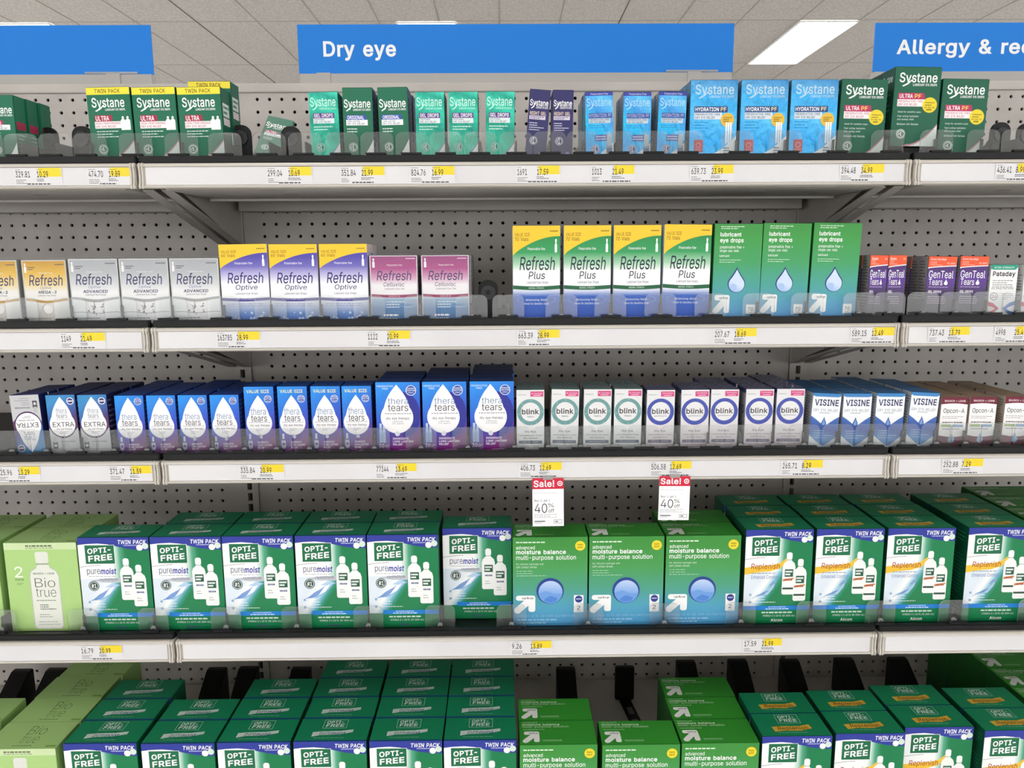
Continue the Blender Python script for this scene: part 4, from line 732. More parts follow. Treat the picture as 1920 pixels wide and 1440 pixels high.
def d_opti(kind):
    OG = '#0b7d4b'
    base = ramp(((0, '#eef2f2'), (.44, '#e9f0ef'), (.54, '#9fcfc4'), (.66, '#2f9a70'), (.75, OG)), (.92, -.12) if False else (1.0, .12), .42)
    e = [RC(0, 0, 1, 1, OG), RC(0, .555, .68, .95, ramp(((.46, '#eef1f1'), (.53, '#b9dacd'), (.58, '#4fa884'), (.66, OG)), (1, 0), .42)),
         RC(0, .155, .8, .56, ramp(((.2, '#dfeaf4'), (.34, '#eef1f1'), (.39, '#c3deec'), (.45, '#6fb2c8'), (.5, '#2f957c'), (.56, OG)), (1, -.9), .42, 0, 0, .4))]
    e += [PG([(0, 1), (0, .925)]+[(0, .925), (.12, .935), (.28, .94), (.42, .93), (.56, .905), (.7, .88), (.85, .865), (1, .862)]+[(1, 1)], '#2c3a9c'), TX('TWIN PACK', .57, .93, .97, .975, W_, .018, .15), LN(.65, .912, .86, .922, 1, '#c9d0f0', .8, 2), EL(.87, .892, .045, W_), EL(.95, .908, .045, '#d8e8dc')]
    e += [RC(.09, .72, .515, .925, '#e6ece8'), RC(.097, .724, .508, .921, '#0d6b45')]; optifree(e, .13, .755, .48, .895)
    e += [PG([(0, .685)]+CV(lambda x: .685+.02*math.sin(x*5), 8, 0, .3)+CV(lambda x: .69+.02*math.sin(x*5), 8, 0, .3)[::-1], '#9a9aa0')]
    if kind == 'pure':
        e += [TX('pure', .1, .595, .285, .665, '#2c3668', -.004), TX('moist', .29, .61, .515, .677, '#2c3aa0', .02, .16), LN(.12, .585, .52, .592, 1, '#9a9ea8', .7, 3), PG([(.14, .545), (.35, .565), (.56, .57), (.56, .52), (.35, .52)], '#c0c5ca'), TX('HydraGlyde', .27, .535, .53, .568, '#5a5f88', .0, .15)]
        e += [EL(.18, .485, .075, '#35504a'), EL(.18, .485, .064, '#dfe6e4'), EL(.18, .485, .056, '#35504a'), TX('#1', .145, .462, .215, .508, W_, .012)]
        for pts, c in (([(.12, .33), (.22, .36), (.32, .42), (.42, .47), (.54, .5), (.47, .44), (.38, .38), (.28, .33)], '#9cc0e4'), ([(.14, .33), (.24, .39), (.34, .43), (.43, .44), (.36, .4), (.26, .35)], '#7d9fd6'), ([(.3, .36), (.4, .4), (.48, .48), (.4, .46)], '#e6f0f8'), ([(.33, .47), (.45, .51), (.56, .49), (.46, .475)], '#b4d2ec'), ([(.1, .32), (.2, .335), (.3, .36), (.18, .345)], '#6288c8')): e.append(PG(pts, c))
    else:
        e += [PG([(0, .60), (.2, .615), (.4, .625), (.53, .65), (.62, .70), (.62, .645), (.52, .59), (.38, .56), (.2, .55), (0, .525)], '#f0c33a'), TX('Replenish', .09, .57, .52, .645, '#a84420', .006, .14), LN(.1, .535, .48, .545, 1, '#8a8a98', .7, 3), TX('Enhanced Comfort', .1, .48, .5, .52, '#6f7fb4', .0)]
        for pts, c in (([(.12, .27), (.2, .31), (.3, .33), (.4, .39), (.48, .46), (.44, .38), (.36, .31), (.24, .29)], '#a9c8e2'), ([(.2, .3), (.3, .31), (.38, .36), (.3, .34)], '#6f98cc'), ([(.36, .4), (.44, .46), (.48, .43)], '#7fa2cc')): e.append(PG(pts, c))
    b0 = .26 if kind == 'pure' else .24
    for cx, dy in ((.66, .07), (.83, 0)):
        e += BOT(cx, b0+dy, b0+dy+.45, .095, '#e9ebe8'); yb = b0+dy
        e += [RC(cx-.06, yb+.19, cx+.065, yb+.27, '#1d5a40'), LN(cx-.05, yb+.2, cx+.055, yb+.26, 2, '#e2eae6', .6, 3)]
        if kind == 'pure': e += [LN(cx-.05, yb+.14, cx+.06, yb+.165, 1, '#4a5a8a', .7, 4), LN(cx-.05, yb+.05, cx+.06, yb+.1, 2, '#9aa29e', .3, 6)]
        else: e += [PG([(cx-.085, yb+.14), (cx+.08, yb+.165), (cx+.08, yb+.18), (cx-.085, yb+.165)], '#d08a5a'), LN(cx-.06, yb+.145, cx+.06, yb+.17, 1, '#a84420', .7, 4), RC(cx-.085, yb+.055, cx+.085, yb+.075, '#2a4a3a')]
    e += [LN(.14, .215, .48, .3, 3, '#eaf2f4', .2, 5), EL(.1, .31, .018, '#8fb0d0'), EL(.1, .23, .02, '#8fb0d0')]
    e += [RC(.2 if kind == 'pure' else 0, .145, 1, .19, '#1b82d8'), TX('MULTIPURPOSE DISINFECTING', .38, .17, .64, .183, '#d8ecfa', .012), LN(.34, .15, .7, .163, 1, '#d8ecfa', .7, 4), LN(.28, .105, .76, .13, 1, '#cfe4d8', .6, 3), TX('STERILE 2 x 10 FL OZ (300 mL)', .3, .07, .78, .092, '#dceae2', .01)]
    e += [TX('Alcon', .42, .018, .6, .05, '#4a5a7a' if kind == 'pure' else W_, .02)]
    return e
def d_optitop(kind):
    e = [RC(0, 0, 1, 1, '#0c8056'), RC(.33, .56, .67, .95, '#9fc4b4'), RC(.337, .575, .663, .935, '#0c8056')]; optifree(e, .37, .62, .63, .9, '#cfe0d8', 0, .02)
    if kind == 'pure': e += [PG([(.22, .2), (.35, .27), (.6, .28), (.78, .38), (.78, .5), (.6, .44), (.35, .43), (.22, .4)], '#c4d3cd'), TX('pure', .32, .25, .47, .4, '#2c4a6a', .0, .1), TX('moist', .48, .27, .68, .41, '#2c4a7a', .014, .15)]
    else: e += [PG([(.22, .18), (.35, .23), (.6, .22), (.78, .32), (.76, .5), (.6, .42), (.35, .43), (.2, .4)], '#d3a93a'), TX('Replenish', .28, .225, .72, .415, '#5a2a10', .008, .12)]
    e += [LN(.26, .13, .7, .16, 1, '#7fae9a', .7, 3), RC(0, 0, 1, .035, '#1c3a8c' if kind == 'pure' else '#0c8056')]; return e
def d_upsol():
    e = [RC(0, 0, 1, 1, ramp(((0, '#4f9fd6'), (.2, '#4ea2c4'), (.42, '#4a9f86'), (.65, '#459c52'), (.9, '#3a9138'), (1, '#378f36')), (0, 1), .48))]
    e += [LN(.045, .935, .45, .95, 1, '#dcefdc', .9, 3), TX('advanced', .045, .865, .295, .905, '#e6f2e6', .004), TX('moisture balance', .045, .81, .71, .86, W_, .022), TX('multi-purpose solution', .045, .735, .845, .8, '#eef5ee', .004), TX('for silicone hydrogel and', .045, .685, .41, .712, '#d2e6d6', .002), TX('soft contact lenses', .045, .655, .32, .68, '#d2e6d6', .002), LN(.05, .555, .45, .635, 3, '#b4d8bc', .22, 5)]
    e += [EL(.9, .90, .068, '#f0d82c'), TX('twin', .865, .903, .935, .925, '#5a5210', .014), TX('pack', .865, .872, .935, .897, '#5a5210', .014)]
    e += [EL(.5, .395, .185, '#22418f'), EL(.505, .38, .162, ramp(((.3, '#5f94dc'), (.42, '#8db2e8'), (.52, '#bcd2f4')), (.05, 1), .45)), PG([(.345, .37), (.45, .395), (.55, .365), (.66, .36), (.655, .33), (.6, .285), (.5, .265), (.41, .285), (.355, .33)], '#6f9fe0'), PG([(.42, .3), (.5, .34), (.6, .315), (.58, .28), (.5, .266), (.43, .28)], '#4f86d4')]
    e += arrow(.03, .155, .3, .345, '#f0f0f0', '#33404a')+[RC(.82, .15, .95, .345, W_), EL(.885, .3, .05, '#2c3a8c'), LN(.85, .293, .92, .31, 1, '#cfd6f0', .7, 2), TX('2', .862, .18, .908, .225, '#333a44', .01), LN(.86, .16, .91, .167, 1, '#6a6a70', .8, 1)]
    e += [TX('STERILE 12 FL OZ (355 mL) BOTTLES', .05, .095, .84, .125, '#9ccae8', .0), LN(.05, .055, .62, .08, 1, '#9ccae8', .6, 4), LN(.05, .02, .5, .045, 1, '#9ccae8', .6, 7)]; return e
def d_uptop():
    e = [RC(0, 0, 1, 1, '#33932f'), TX('advanced', .04, .9, .24, .97, '#a9d4a6', .0), TX('moisture balance', .04, .8, .54, .885, '#d5ead2', .018), TX('multi-purpose solution', .04, .69, .66, .79, '#c5e0c2', .0), LN(.05, .6, .35, .65, 1, '#8fc48c', .6, 3)]
    e += arrow(.05, .09, .26, .54, '#e3e6e2', '#55605a')+[RC(.3, .12, .55, .2, '#6fb06c')]; return e
def d_biotop():
    e = [RC(0, 0, 1, 1, '#a6cb80'), TX('Bio', .42, .52, .66, .86, '#4a6a38', -.014), TX('true', .42, .2, .66, .5, '#4a6a38', -.014), LN(.38, .08, .66, .12, 1, '#6a8a50', .8, 3), RC(.84, .05, .98, .12, '#7aa454')]; return e
def side(col, ink, n=14, seed=1, x0=.1, x1=.9, y0=.06, y1=.94): return [RC(0, 0, 1, 1, col), LN(x0, y0, x1, y1, n, ink, .3, seed)]

# kind -> colours, depth, short description, name
CD = {}
def carton(key, front, body, d, desc, plural, name='eye_drop_carton', top=None, sidep=None, wrap=False, cat='box', top_col=None): CD[key] = dict(front=front, body=body, d=d, desc=desc, plural=plural, name=name, top=top, side=sidep, wrap=wrap, cat=cat)
carton('twin', d_twin, '#08573e', .04, 'dark green carton with yellow top band', 'yellow-banded green cartons', sidep=lambda: [RC(0, 0, 1, 1, '#0a5f45'), RC(.15, .62, .85, .8, '#dfe8e4'), RC(.15, .5, .85, .6, '#e9d8dc'), LN(.2, .64, .8, .78, 2, '#0a5f45', .5, 2), LN(.15, .1, .85, .42, 5, '#8a3a52', .4, 4)])
carton('orig', d_orig, '#0a5a44', .03, 'dark green carton with blue tag', 'dark green cartons', sidep=lambda: side('#1a2f6e', '#6a7ab0', 10, 3))
carton('ultra', lambda: d_orig(GR, '#b02a50', 'ULTRA', 'HIGH PERFORMING', tagx=.6), '#0a6a4c', .03, 'dark green carton with red tag', 'dark green red-tagged cartons', sidep=lambda: [RC(0, 0, 1, 1, '#0c7050'), RC(.1, .5, .9, .62, '#b02a50'), LN(.15, .1, .85, .45, 6, '#7fae9a', .3, 3)])
carton('gel', d_gel, '#0d7f6c', .028, 'teal foil carton with purple tag', 'teal foil cartons', sidep=lambda: side('#0e7566', '#5aa898', 12, 3))
carton('night', d_night, '#25225a', .022, 'slim navy carton', 'slim navy cartons')
carton('hyd', d_hyd, '#2a6fae', .027, 'small shiny blue carton with purple edge', 'small shiny blue cartons', sidep=lambda: side('#8a9298', '#4a5258', 16, 5))
carton('hydbig', d_hydbig, '#2a76ae', .04, 'large shiny blue carton with yellow dot', 'large shiny blue cartons', sidep=lambda: side('#4a7084', '#2a4658', 16, 6))
carton('upf', d_upf, '#084a36', .045, 'dark green carton with yellow circle', 'dark green yellow-circle cartons', sidep=lambda: [RC(0, 0, 1, 1, '#07412f'), TX('Systane', .15, .8, .85, .92, '#cfe0d8', .006), LN(.2, .3, .8, .7, 6, '#5a8a78', .3, 3)])
carton('mega', lambda: d_adv(True), '#c9c7c0', .045, 'gold and white wrapped carton', 'gold and white cartons', wrap=True)
carton('adv', d_adv, '#c3c6ca', .045, 'silver grey wrapped carton', 'silver grey cartons', wrap=True)
carton('optive', d_optive, '#d9d6e6', .045, 'purple and yellow carton', 'purple and yellow cartons')
carton('cell', d_cell, '#cfc0cc', .045, 'magenta and blue wrapped carton', 'magenta and blue cartons', wrap=True, sidep=lambda: side('#cfc8ce', '#7a7078', 12, 3))
carton('plus', lambda: d_optive(prod='Plus', ink='#15203a', vals='70 Vials', plus=True), '#d5dde2', .05, 'green and yellow carton with blue foot', 'green and yellow cartons')
carton('lub', d_lub, '#23702f', .05, 'tall green carton with blue drop', 'tall green drop cartons', sidep=lambda: [RC(0, 0, 1, 1, '#1d6a2c')])
carton('genta', lambda: d_gent(True), '#3a2748', .026, 'small orange and purple tube carton', 'small orange and purple cartons', sidep=lambda: side('#8f8a8c', '#26222a', 18, 5, .06, .94))
carton('gentb', d_gent, '#3a2748', .026, 'orange and purple gel carton', 'orange and purple gel cartons', sidep=lambda: side('#8f8a8c', '#26222a', 18, 6, .06, .94))
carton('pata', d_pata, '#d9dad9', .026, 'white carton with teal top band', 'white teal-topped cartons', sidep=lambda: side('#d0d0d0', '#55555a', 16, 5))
carton('extra', lambda: d_thera('extra'), '#1d2a66', .027, 'blue and silver carton with white drop', 'blue and silver drop cartons', sidep=lambda: side('#23204a', '#7a7aa0', 10, 5))
carton('tt', lambda: d_thera('reg'), '#173f92', .027, 'small blue carton with white drop', 'small blue drop cartons', sidep=lambda: side('#1a3486', '#6a84c0', 12, 4))
carton('ttv', lambda: d_thera('value'), '#164a9c', .028, 'blue carton lettered in yellow over white drop', 'blue yellow-lettered cartons', sidep=lambda: side('#1a3486', '#6a84c0', 12, 4))
carton('tt30', lambda: d_thera('30'), '#173a80', .042, 'large blue carton with white drop', 'large blue drop cartons')
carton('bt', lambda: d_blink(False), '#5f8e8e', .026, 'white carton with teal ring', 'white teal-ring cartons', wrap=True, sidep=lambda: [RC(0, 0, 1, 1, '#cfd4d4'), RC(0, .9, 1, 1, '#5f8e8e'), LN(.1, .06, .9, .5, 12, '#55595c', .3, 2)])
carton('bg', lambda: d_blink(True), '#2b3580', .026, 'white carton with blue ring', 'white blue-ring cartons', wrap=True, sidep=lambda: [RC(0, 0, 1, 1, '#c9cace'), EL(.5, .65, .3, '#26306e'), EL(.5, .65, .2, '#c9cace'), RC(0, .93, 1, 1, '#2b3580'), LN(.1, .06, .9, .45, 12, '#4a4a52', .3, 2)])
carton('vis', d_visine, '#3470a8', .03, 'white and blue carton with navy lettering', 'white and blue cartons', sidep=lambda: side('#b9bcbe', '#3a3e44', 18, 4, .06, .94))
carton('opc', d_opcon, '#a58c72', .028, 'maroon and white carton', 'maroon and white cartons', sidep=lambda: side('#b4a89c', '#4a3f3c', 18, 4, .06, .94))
N2 = 'solution_carton'
carton('bio', d_bio, '#9cc474', .075, 'lime green twin carton', 'lime green cartons', N2, d_biotop)
carton('pure', lambda: d_opti('pure'), '#0a6443', .0655, 'green twin pack carton with blue band', 'green blue-banded twin packs', N2, lambda: d_optitop('pure'))
carton('rep', lambda: d_opti('rep'), '#0a5a3c', .0655, 'green twin pack carton with yellow ribbon', 'green yellow-ribbon twin packs', N2, lambda: d_optitop('rep'), lambda: side('#084a32', '#2f7a5a', 22, 4))
carton('ups', d_upsol, '#257022', .068, 'plain green to blue solution carton', 'green to blue solution cartons', N2, d_uptop, lambda: [RC(0, 0, 1, 1, '#1f5f24')])

YF = -.398
# shelf, key, [(x left, x right, y of the front top edge, {options})]; x and y are measured on the photograph
ROWS = [
 (0, 'ultra', [(-27, 28, 178, dict(n=3, dx=.003))]),
 (0, 'twin', [(167, 248, 165, dict(n=1, lean=-1.2)), (251, 333, 163.5, dict(n=1, lean=-1)), (336, 417, 163, dict(n=1, lean=-1))]),
 (0, 'gel', [(580, 637, 174, dict(n=2, lean=-1)), (779, 834, 171, dict(n=2)), (842, 896, 171, dict(n=2)), (911, 964, 173, dict(n=1, lean=.8))]),
 (0, 'orig', [(643, 700, 163, dict(n=3)), (710, 766, 165, dict(n=3, lean=-1))]),
 (0, 'night', [(989, 1028, 169, dict(n=1, lean=4.5)), (1035, 1075, 169, dict(n=2, lean=1))]),
 (0, 'hyd', [(1097, 1151, 172, dict(n=4, lean=-1.5)), (1168, 1221, 172, dict(n=3)), (1234, 1285, 173, dict(n=3, lean=1.2))]),
 (0, 'hydbig', [(1293, 1382, 149.5, dict(n=2)), (1388, 1476, 150.5, dict(n=2)), (1481, 1569, 148, dict(n=2))]),
 (0, 'upf', [(1573, 1660, 147, dict(n=2, lean=1.2)), (1672, 1758, 125, dict(n=2, lean=1.0, raised=1)), (1762, 1848, 151, dict(n=1, lean=1))]),
 (1, 'mega', [(-48, 33, 488, dict(n=2)), (42, 127, 487, dict(n=3))]),
 (1, 'adv', [(131, 222, 483, dict(n=3)), (225, 317, 485, dict(n=3)), (319, 412, 485, dict(n=3))]),
 (1, 'optive', [(414, 504, 458, dict(n=2, lean=-.6)), (506, 597, 457, dict(n=2)), (600, 690, 457, dict(n=2))]),
 (1, 'cell', [(694, 783, 475, dict(n=3)), (790, 880, 482, dict(n=4))]),
 (1, 'plus', [(962, 1050, 424, dict(n=2)), (1057, 1145, 422, dict(n=1)), (1150, 1238, 421, dict(n=1)), (1242, 1332, 420, dict(n=1, lean=.8))]),
 (1, 'lub', [(1337, 1425, 420, dict(n=1, lean=.5)), (1426, 1516, 418, dict(n=2, lean=1)), (1519, 1609, 419, dict(n=2, lean=1.2))]),
 (1, 'genta', [(1627, 1664, 477, dict(n=5, lean=1)), (1665, 1696, 480, dict(n=1, lean=.5))]),
 (1, 'gentb', [(1737, 1791, 481, dict(n=5, lean=1.5)), (1797, 1850, 481, dict(n=3, lean=1.5))]),
 (1, 'pata', [(1856, 1907, 496, dict(n=3, lean=.5)), (1919, 1970, 496, dict(n=5))]),
 (2, 'extra', [(22, 80, 750, dict(n=4, flip=1, lean=-2)), (90, 145, 738, dict(n=5, lean=-1.2)), (149, 204, 743, dict(n=5, lean=-1))]),
 (2, 'tt', [(217, 272, 743, dict(n=6)), (277, 331, 740, dict(n=5)), (336, 390, 740, dict(n=6)), (395, 450, 740, dict(n=5))]),
 (2, 'ttv', [(460, 515, 725, dict(n=2)), (522, 578, 722, dict(n=2)), (584, 640, 723, dict(n=2)), (642, 698, 726, dict(n=2))]),
 (2, 'tt30', [(706, 788, 714, dict(n=3)), (792, 876, 715, dict(n=4)), (881, 964, 717, dict(n=5))]),
 (2, 'bt', [(968, 1021, 730, dict(n=3)), (1033, 1085, 730, dict(n=3, lean=1.2)), (1094, 1146, 730, dict(n=3, lean=.5)), (1151, 1203, 730, dict(n=4, lean=.5))]),
 (2, 'bg', [(1212, 1264, 730, dict(n=2, lean=.3)), (1276, 1329, 729, dict(n=3)), (1331, 1384, 731, dict(n=5, lean=.5)), (1396, 1449, 730, dict(n=5, lean=.6)), (1454, 1506, 730, dict(n=6, lean=.6))]),
 (2, 'vis', [(1519, 1574, 739, dict(n=5, lean=3)), (1580, 1631, 738, dict(n=5, lean=.8)), (1641, 1693, 741, dict(n=6, lean=1)), (1702, 1757, 733, dict(n=5, lean=3.2))]),
 (2, 'opc', [(1762, 1812, 744, dict(n=6, lean=1)), (1816, 1866, 745, dict(n=6, lean=1.2)), (1881, 1931, 744, dict(n=6, lean=1.5))]),
 (3, 'bio', [(-132, -3, 1018, dict(n=2)), (10, 153, 1018, dict(n=2))]),
 (3, 'pure', [(152, 284, 1002, dict(n=1)), (286, 420, 1002, dict(n=2)), (420, 554, 1002, dict(n=2)), (556, 689, 1003, dict(n=2)), (690, 823, 1004, dict(n=2)), (833, 958, 1003, dict(n=1, dy=.03))]),
 (3, 'ups', [(962, 1101, 1005, dict(n=1)), (1105, 1243, 1004, dict(n=1)), (1248, 1386, 1004, dict(n=2))]),
 (3, 'rep', [(1394, 1522, 992, dict(n=3)), (1526, 1653, 993, dict(n=3)), (1661, 1782, 990, dict(n=3)), (1808, 1934, 988, dict(n=3))]),
 (3, 'ups', [(1962, 2105, 1000, dict(n=4))]),
]
MEM = {}
def build_proto(key, w, h, sgn):
    c = CD[key]; d = c['d']; k = (key, sgn)
    if k in MEM: return MEM[k]
    if key not in MEM:
        mb = MB(); e = .0003
        mb.box(-w/2+e, e, 0, w/2-e, d-e, h-e, M(c['body'], .45)); MEM[key] = dict(body=mb.mesh('carton_body', .0007), front=panel('front_panel', c['front'](), w-.0006, h-.0008))
        if c['top']: MEM[key]['top'] = panel('top_flap', c['top'](), w-.0008, d-.0008)
        else: MEM[key]['top'] = panel('top_flap', [RC(0, 0, 1, 1, M(c['body'], .4)), RC(.0, .0, 1, .08, M(c['body'], .55))], w-.0012, d-.0012)
        if c['side']: MEM[key]['side'] = panel('side_panel', c['side'](), d-.0008, h-.001)
        if c['wrap']:
            mb = MB(); mb.box(-w/2-.0004, -.0008, .0003, w/2+.0004, d+.0004, h+.0008, WRAP)
            rr = random.Random(5); n = 9
            for q in range(n):
                x = -w/2+w*(q+.5)/n; hh = rr.uniform(.001, .005); yy = d*.45+rr.uniform(-.004, .004)
                mb.poly([(x-w/n*.55, yy, h+.0008), (x+w/n*.55, yy+.002, h+.0008), (x+w/n*.3, yy+.001, h+.0008+hh), (x-w/n*.35, yy-.001, h+.0008+hh*.7)], WRAP)
            MEM[key]['wrap'] = mb.mesh('plastic_wrap', 0)
    m = MEM[key]
    r = empty(c['name']); obj('carton_body', m['body'], r); obj('front_panel', m['front'], r, (0, -.0001, .0004))
    obj('top_flap', m['top'], r, (0, .0004, h+.0001), (-math.pi/2, 0, 0))
    if 'side' in m:
        if sgn < 0: obj('side_panel', m['side'], r, (-w/2-.0001, d/2, .0005), (0, 0, -math.pi/2))
        else: obj('side_panel', m['side'], r, (w/2+.0001, d/2, .0005), (0, 0, math.pi/2))
    if 'wrap' in m: obj('plastic_wrap', m['wrap'], r)
    MEM[k] = r; r['unused'] = 1; return r
def inst(key, w, h, sgn):
    p = build_proto(key, w, h, sgn)
    if p.get('unused'): del p['unused']; return p
    return copy_tree(p)
DIM = {}
for i, key, bs in ROWS:
    for xl, xr, yt, op in bs:
        Y = YF+op.get('dy', 0); z0 = ZT[i]+.0055
        t = at((xl+xr)/2, yt, Y); ym = 720-(0)+0
        ymid = {0: 225, 1: 525, 2: 785, 3: 1090}[i]
        w_ = at(xr, ymid, Y).x-at(xl, ymid, Y).x
        if not op.get('raised') and not op.get('flip'): DIM.setdefault(key, []).append((w_, t.z-z0))
DIM = {k: (sum(a for a, b in v)/len(v), sum(b for a, b in v)/len(v)) for k, v in DIM.items()}
ORD = ('first', 'second', 'third', 'fourth', 'fifth', 'sixth', 'seventh', 'eighth', 'ninth', 'tenth', 'eleventh', 'twelfth', 'thirteenth', 'fourteenth', 'fifteenth', 'sixteenth', 'seventeenth', 'eighteenth', 'nineteenth', 'twentieth')
COLS = []     # for the lane stops: (shelf, x, description)
tot = {}
for i, key, bs in ROWS: tot[(i, key)] = tot.get((i, key), 0)+len(bs)
cnt = {}
def put(key, sgn, X, Y, z, lean=0, label='', group=None, flip=0, yaw=0):
    w_, h_ = DIM[key]; r = inst(key, w_, h_, sgn)
    la = math.radians(lean)
    r.rotation_euler = (0, la, math.radians(yaw))
    # keep the lower corner of a leaning carton on the tray
    r.location = (X-math.sin(la)*h_/2, Y, z+abs(math.sin(la))*w_/2)
    if flip: r.rotation_euler = (0, math.pi+la, 0); r.location = (X+math.sin(la)*h_/2, Y, z+h_+abs(math.sin(la))*w_/2)
    tag(r, label, 'box', group); return r
SW = {0: 'top', 1: 'second', 2: 'third', 3: 'fourth', 4: 'lowest'}
for i, key, bs in ROWS:
    c = CD[key]; w_, h_ = DIM[key]; n = tot[(i, key)]
    ymid = {0: 225, 1: 525, 2: 785, 3: 1090}[i]
    for xl, xr, yt, op in bs:
        q = cnt.get((i, key), 0); cnt[(i, key)] = q+1
        dy = op.get('dy', 0); X = at((xl+xr)/2, ymid, YF+dy).x; z = ZT[i]+.0055; sgn = -1 if (xl+xr)/2 > 1010 else 1
        place = ('single front one' if n == 1 else '%s from the left of %d' % (ORD[q], n) if n > 2 else ('left one of two', 'right one of two')[q])
        who = '%s, %s' % (c['desc'], place)
        grp = '%s on the %s shelf' % (c['plural'], SW[i])
        lean = op.get('lean', 0)
        for k in range(op.get('n', 1)):
            zz = z; Yk = YF+dy+k*(c['d']+.0012); lk = lean if k == 0 else lean*R.uniform(.3, .9)
            Xk = X+(R.uniform(-.0015, .0015)+op.get('dx', 0)*k if k else 0)
            if op.get('raised'): zz = z+.0185
            lab = '%s, %s shelf' % (who, SW[i]) if k == 0 else '%s, %s back in column %s, %s shelf' % (c['desc'], ORD[k], ('one' if n == 1 else ORD[q]), SW[i])
            if op.get('flip'): lab = 'upside-down blue and silver drop carton, %s, left end of third shelf' % ('in front' if k == 0 else ORD[k]+' back')
            put(key, sgn, Xk, Yk, zz, lk, lab, grp, op.get('flip', 0))
        COLS.append((i, X, c['desc'], q))
# raised twin pack standing behind the third one; a fallen green carton behind the empty lane
# ------------------------------------------------------------------ lowest shelf
FR5 = -.503
R5 = [('bio', [(-196, -54, 1404, 2), (-38, 105, 1404, 4)]),
      ('pure', [(115, 258, 1394, 3), (262, 403, 1394, 2), (405, 545, 1392, 3), (548, 688, 1390, 4), (690, 831, 1389, 4), (832, 968, 1388, 4)]),
      ('ups', [(976, 1119, 1396, 2), (1129, 1276, 1396, 1), (1278, 1425, 1393, 3)]),
      ('rep', [(1428, 1563, 1380, 2), (1567, 1699, 1375, 2), (1697, 1827, 1362, 2), (1846, 1978, 1369, 2)]),
      ('ups', [(1992, 2140, 1370, 6)])]
cnt = {}; tot5 = {}
for key, bs in R5: tot5[key] = tot5.get(key, 0)+len(bs)
for key, bs in R5:
    c = CD[key]; w_, h_ = DIM[key]; zt_ = Z5+h_+.0005
    for xl, xr, yt, n in bs:
        q = cnt.get(key, 0); cnt[key] = q+1
        yy = FR5 if key != 'ups' else FR5+.0
        p0 = atz((xl+xr)/2, yt, zt_); Y0 = max(-.525, min(p0.y, FR5+.03)); X = at((xl+xr)/2, yt, Y0).x
        for k in range(n):
            if k == 0: lab = '%s, front of column %s on the lowest shelf' % (c['desc'], ORD[q])
            else: lab = '%s, %s back in column %s, lowest shelf' % (c['desc'], ORD[k], ORD[q])
            put(key, -1 if xl > 1000 else 1, X+(R.uniform(-.0015, .0015) if k else 0), Y0+k*(c['d']+.0015), Z5+.0005, 0, lab, '%s on the lowest shelf' % c['plural'])
# black pusher plates behind the lowest rows
def paddle5(wedge=1):
    mb = MB(); mb.prism([(.03, 0), (.03, .078), (.016, .078), (-.03, .05), (-.06, .028), (-.06, 0)] if wedge else [(.012, 0), (.012, .078), (0, .078), (0, 0)], 'x', -.021, .021, BLACK)
    return mb.mesh('pusher_plate', .002)
mb = MB(); mb.box(-.012, -.06, 0, .012, 0, .004, BLACK)
track5 = mb.mesh('track'); mb = MB(); mb.box(-.012, -.27, 0, .012, 0, .004, BLACK); track5l = mb.mesh('track'); pad5 = paddle5(); pad5f = paddle5(0)
mb = MB()
for q in range(1): mb.box(-.006, -.03, .004, .006, -.004, .0046, M('#6a6a6c', .5))
slot5 = mb.mesh('window')
first = None
P5 = [(1062, 1262), (1172, 1252), (1290, 1249), (1388, 1247), (1487, 1247), (1590, 1244), (1692, 1243), (400, 1263), (460, 1261), (560, 1262), (30, 1266), (95, 1264)]
for q, (px, py) in enumerate(sorted(P5)):
    zz = Z5+.078; p = atz(px, py, zz); Y = max(-.15, min(p.y, -.075))
    X = at(px, py, Y).x
    if first is None: r = empty('carton_pusher'); obj('pusher_plate', pad5, r); first = r
    else: r = copy_tree(first)
    r.location = (X, Y, Z5)
    if px == 1172:
        r.children[0].data = pad5f; tk = obj('track', track5l, r, (0, 0, 0), (0, 0, .12))
        for yy in (.03, .075): obj('track_window', slot5, tk, (0, -yy, 0))
    tag(r, 'black plastic pusher plate at the rear of the lowest shelf, %s from the left' % ORD[q], 'shelf pusher', 'black pushers on the lowest shelf')

# ------------------------------------------------------------------ raised and fallen cartons on the top shelf
w_, h_ = DIM['twin']; pY = YF+.0425
X = at(394, 190, pY).x
zl = ZT[0]+.0055+.0183; print('raise', at(394, 150.5, pY).z-h_-zl)
mb = None
put('twin', 1, X, pY, zl, 0, 'dark green carton with yellow top band, standing raised behind the third one', 'yellow-banded green cartons on the top shelf')
mb = MB(); mb.box(-.02, 0, 0, .02, .085, .012, BLACK); mb.box(-.015, .004, .012, .015, .08, .0178, BLACK); lay = mb.mesh('pusher_base', .001)
for q, (xx, yy, lb) in enumerate(((X, pY, 'black pusher base lying under the raised yellow-banded carton, top shelf'), (at(1715, 225, YF).x, YF+.002, 'black pusher base lying under the raised green yellow-circle carton, top shelf'))):
    o = obj('carton_pusher', lay, None, (xx, yy, ZT[0]+.0055)); tag(o, lb, 'shelf pusher', 'black spring pushers')
p = at(494, 222, -.31); r = inst('ultra', *DIM['ultra'], 1); r.rotation_euler = (-.75, .2, .1); r.location = (p.x, -.30, ZT[0]+.028)
tag(r, 'dark green carton fallen askew behind the empty lane, top shelf', 'box', 'dark green cartons on the top shelf')
# open flap of the upside-down carton
Xf = at(50, 790, YF).x
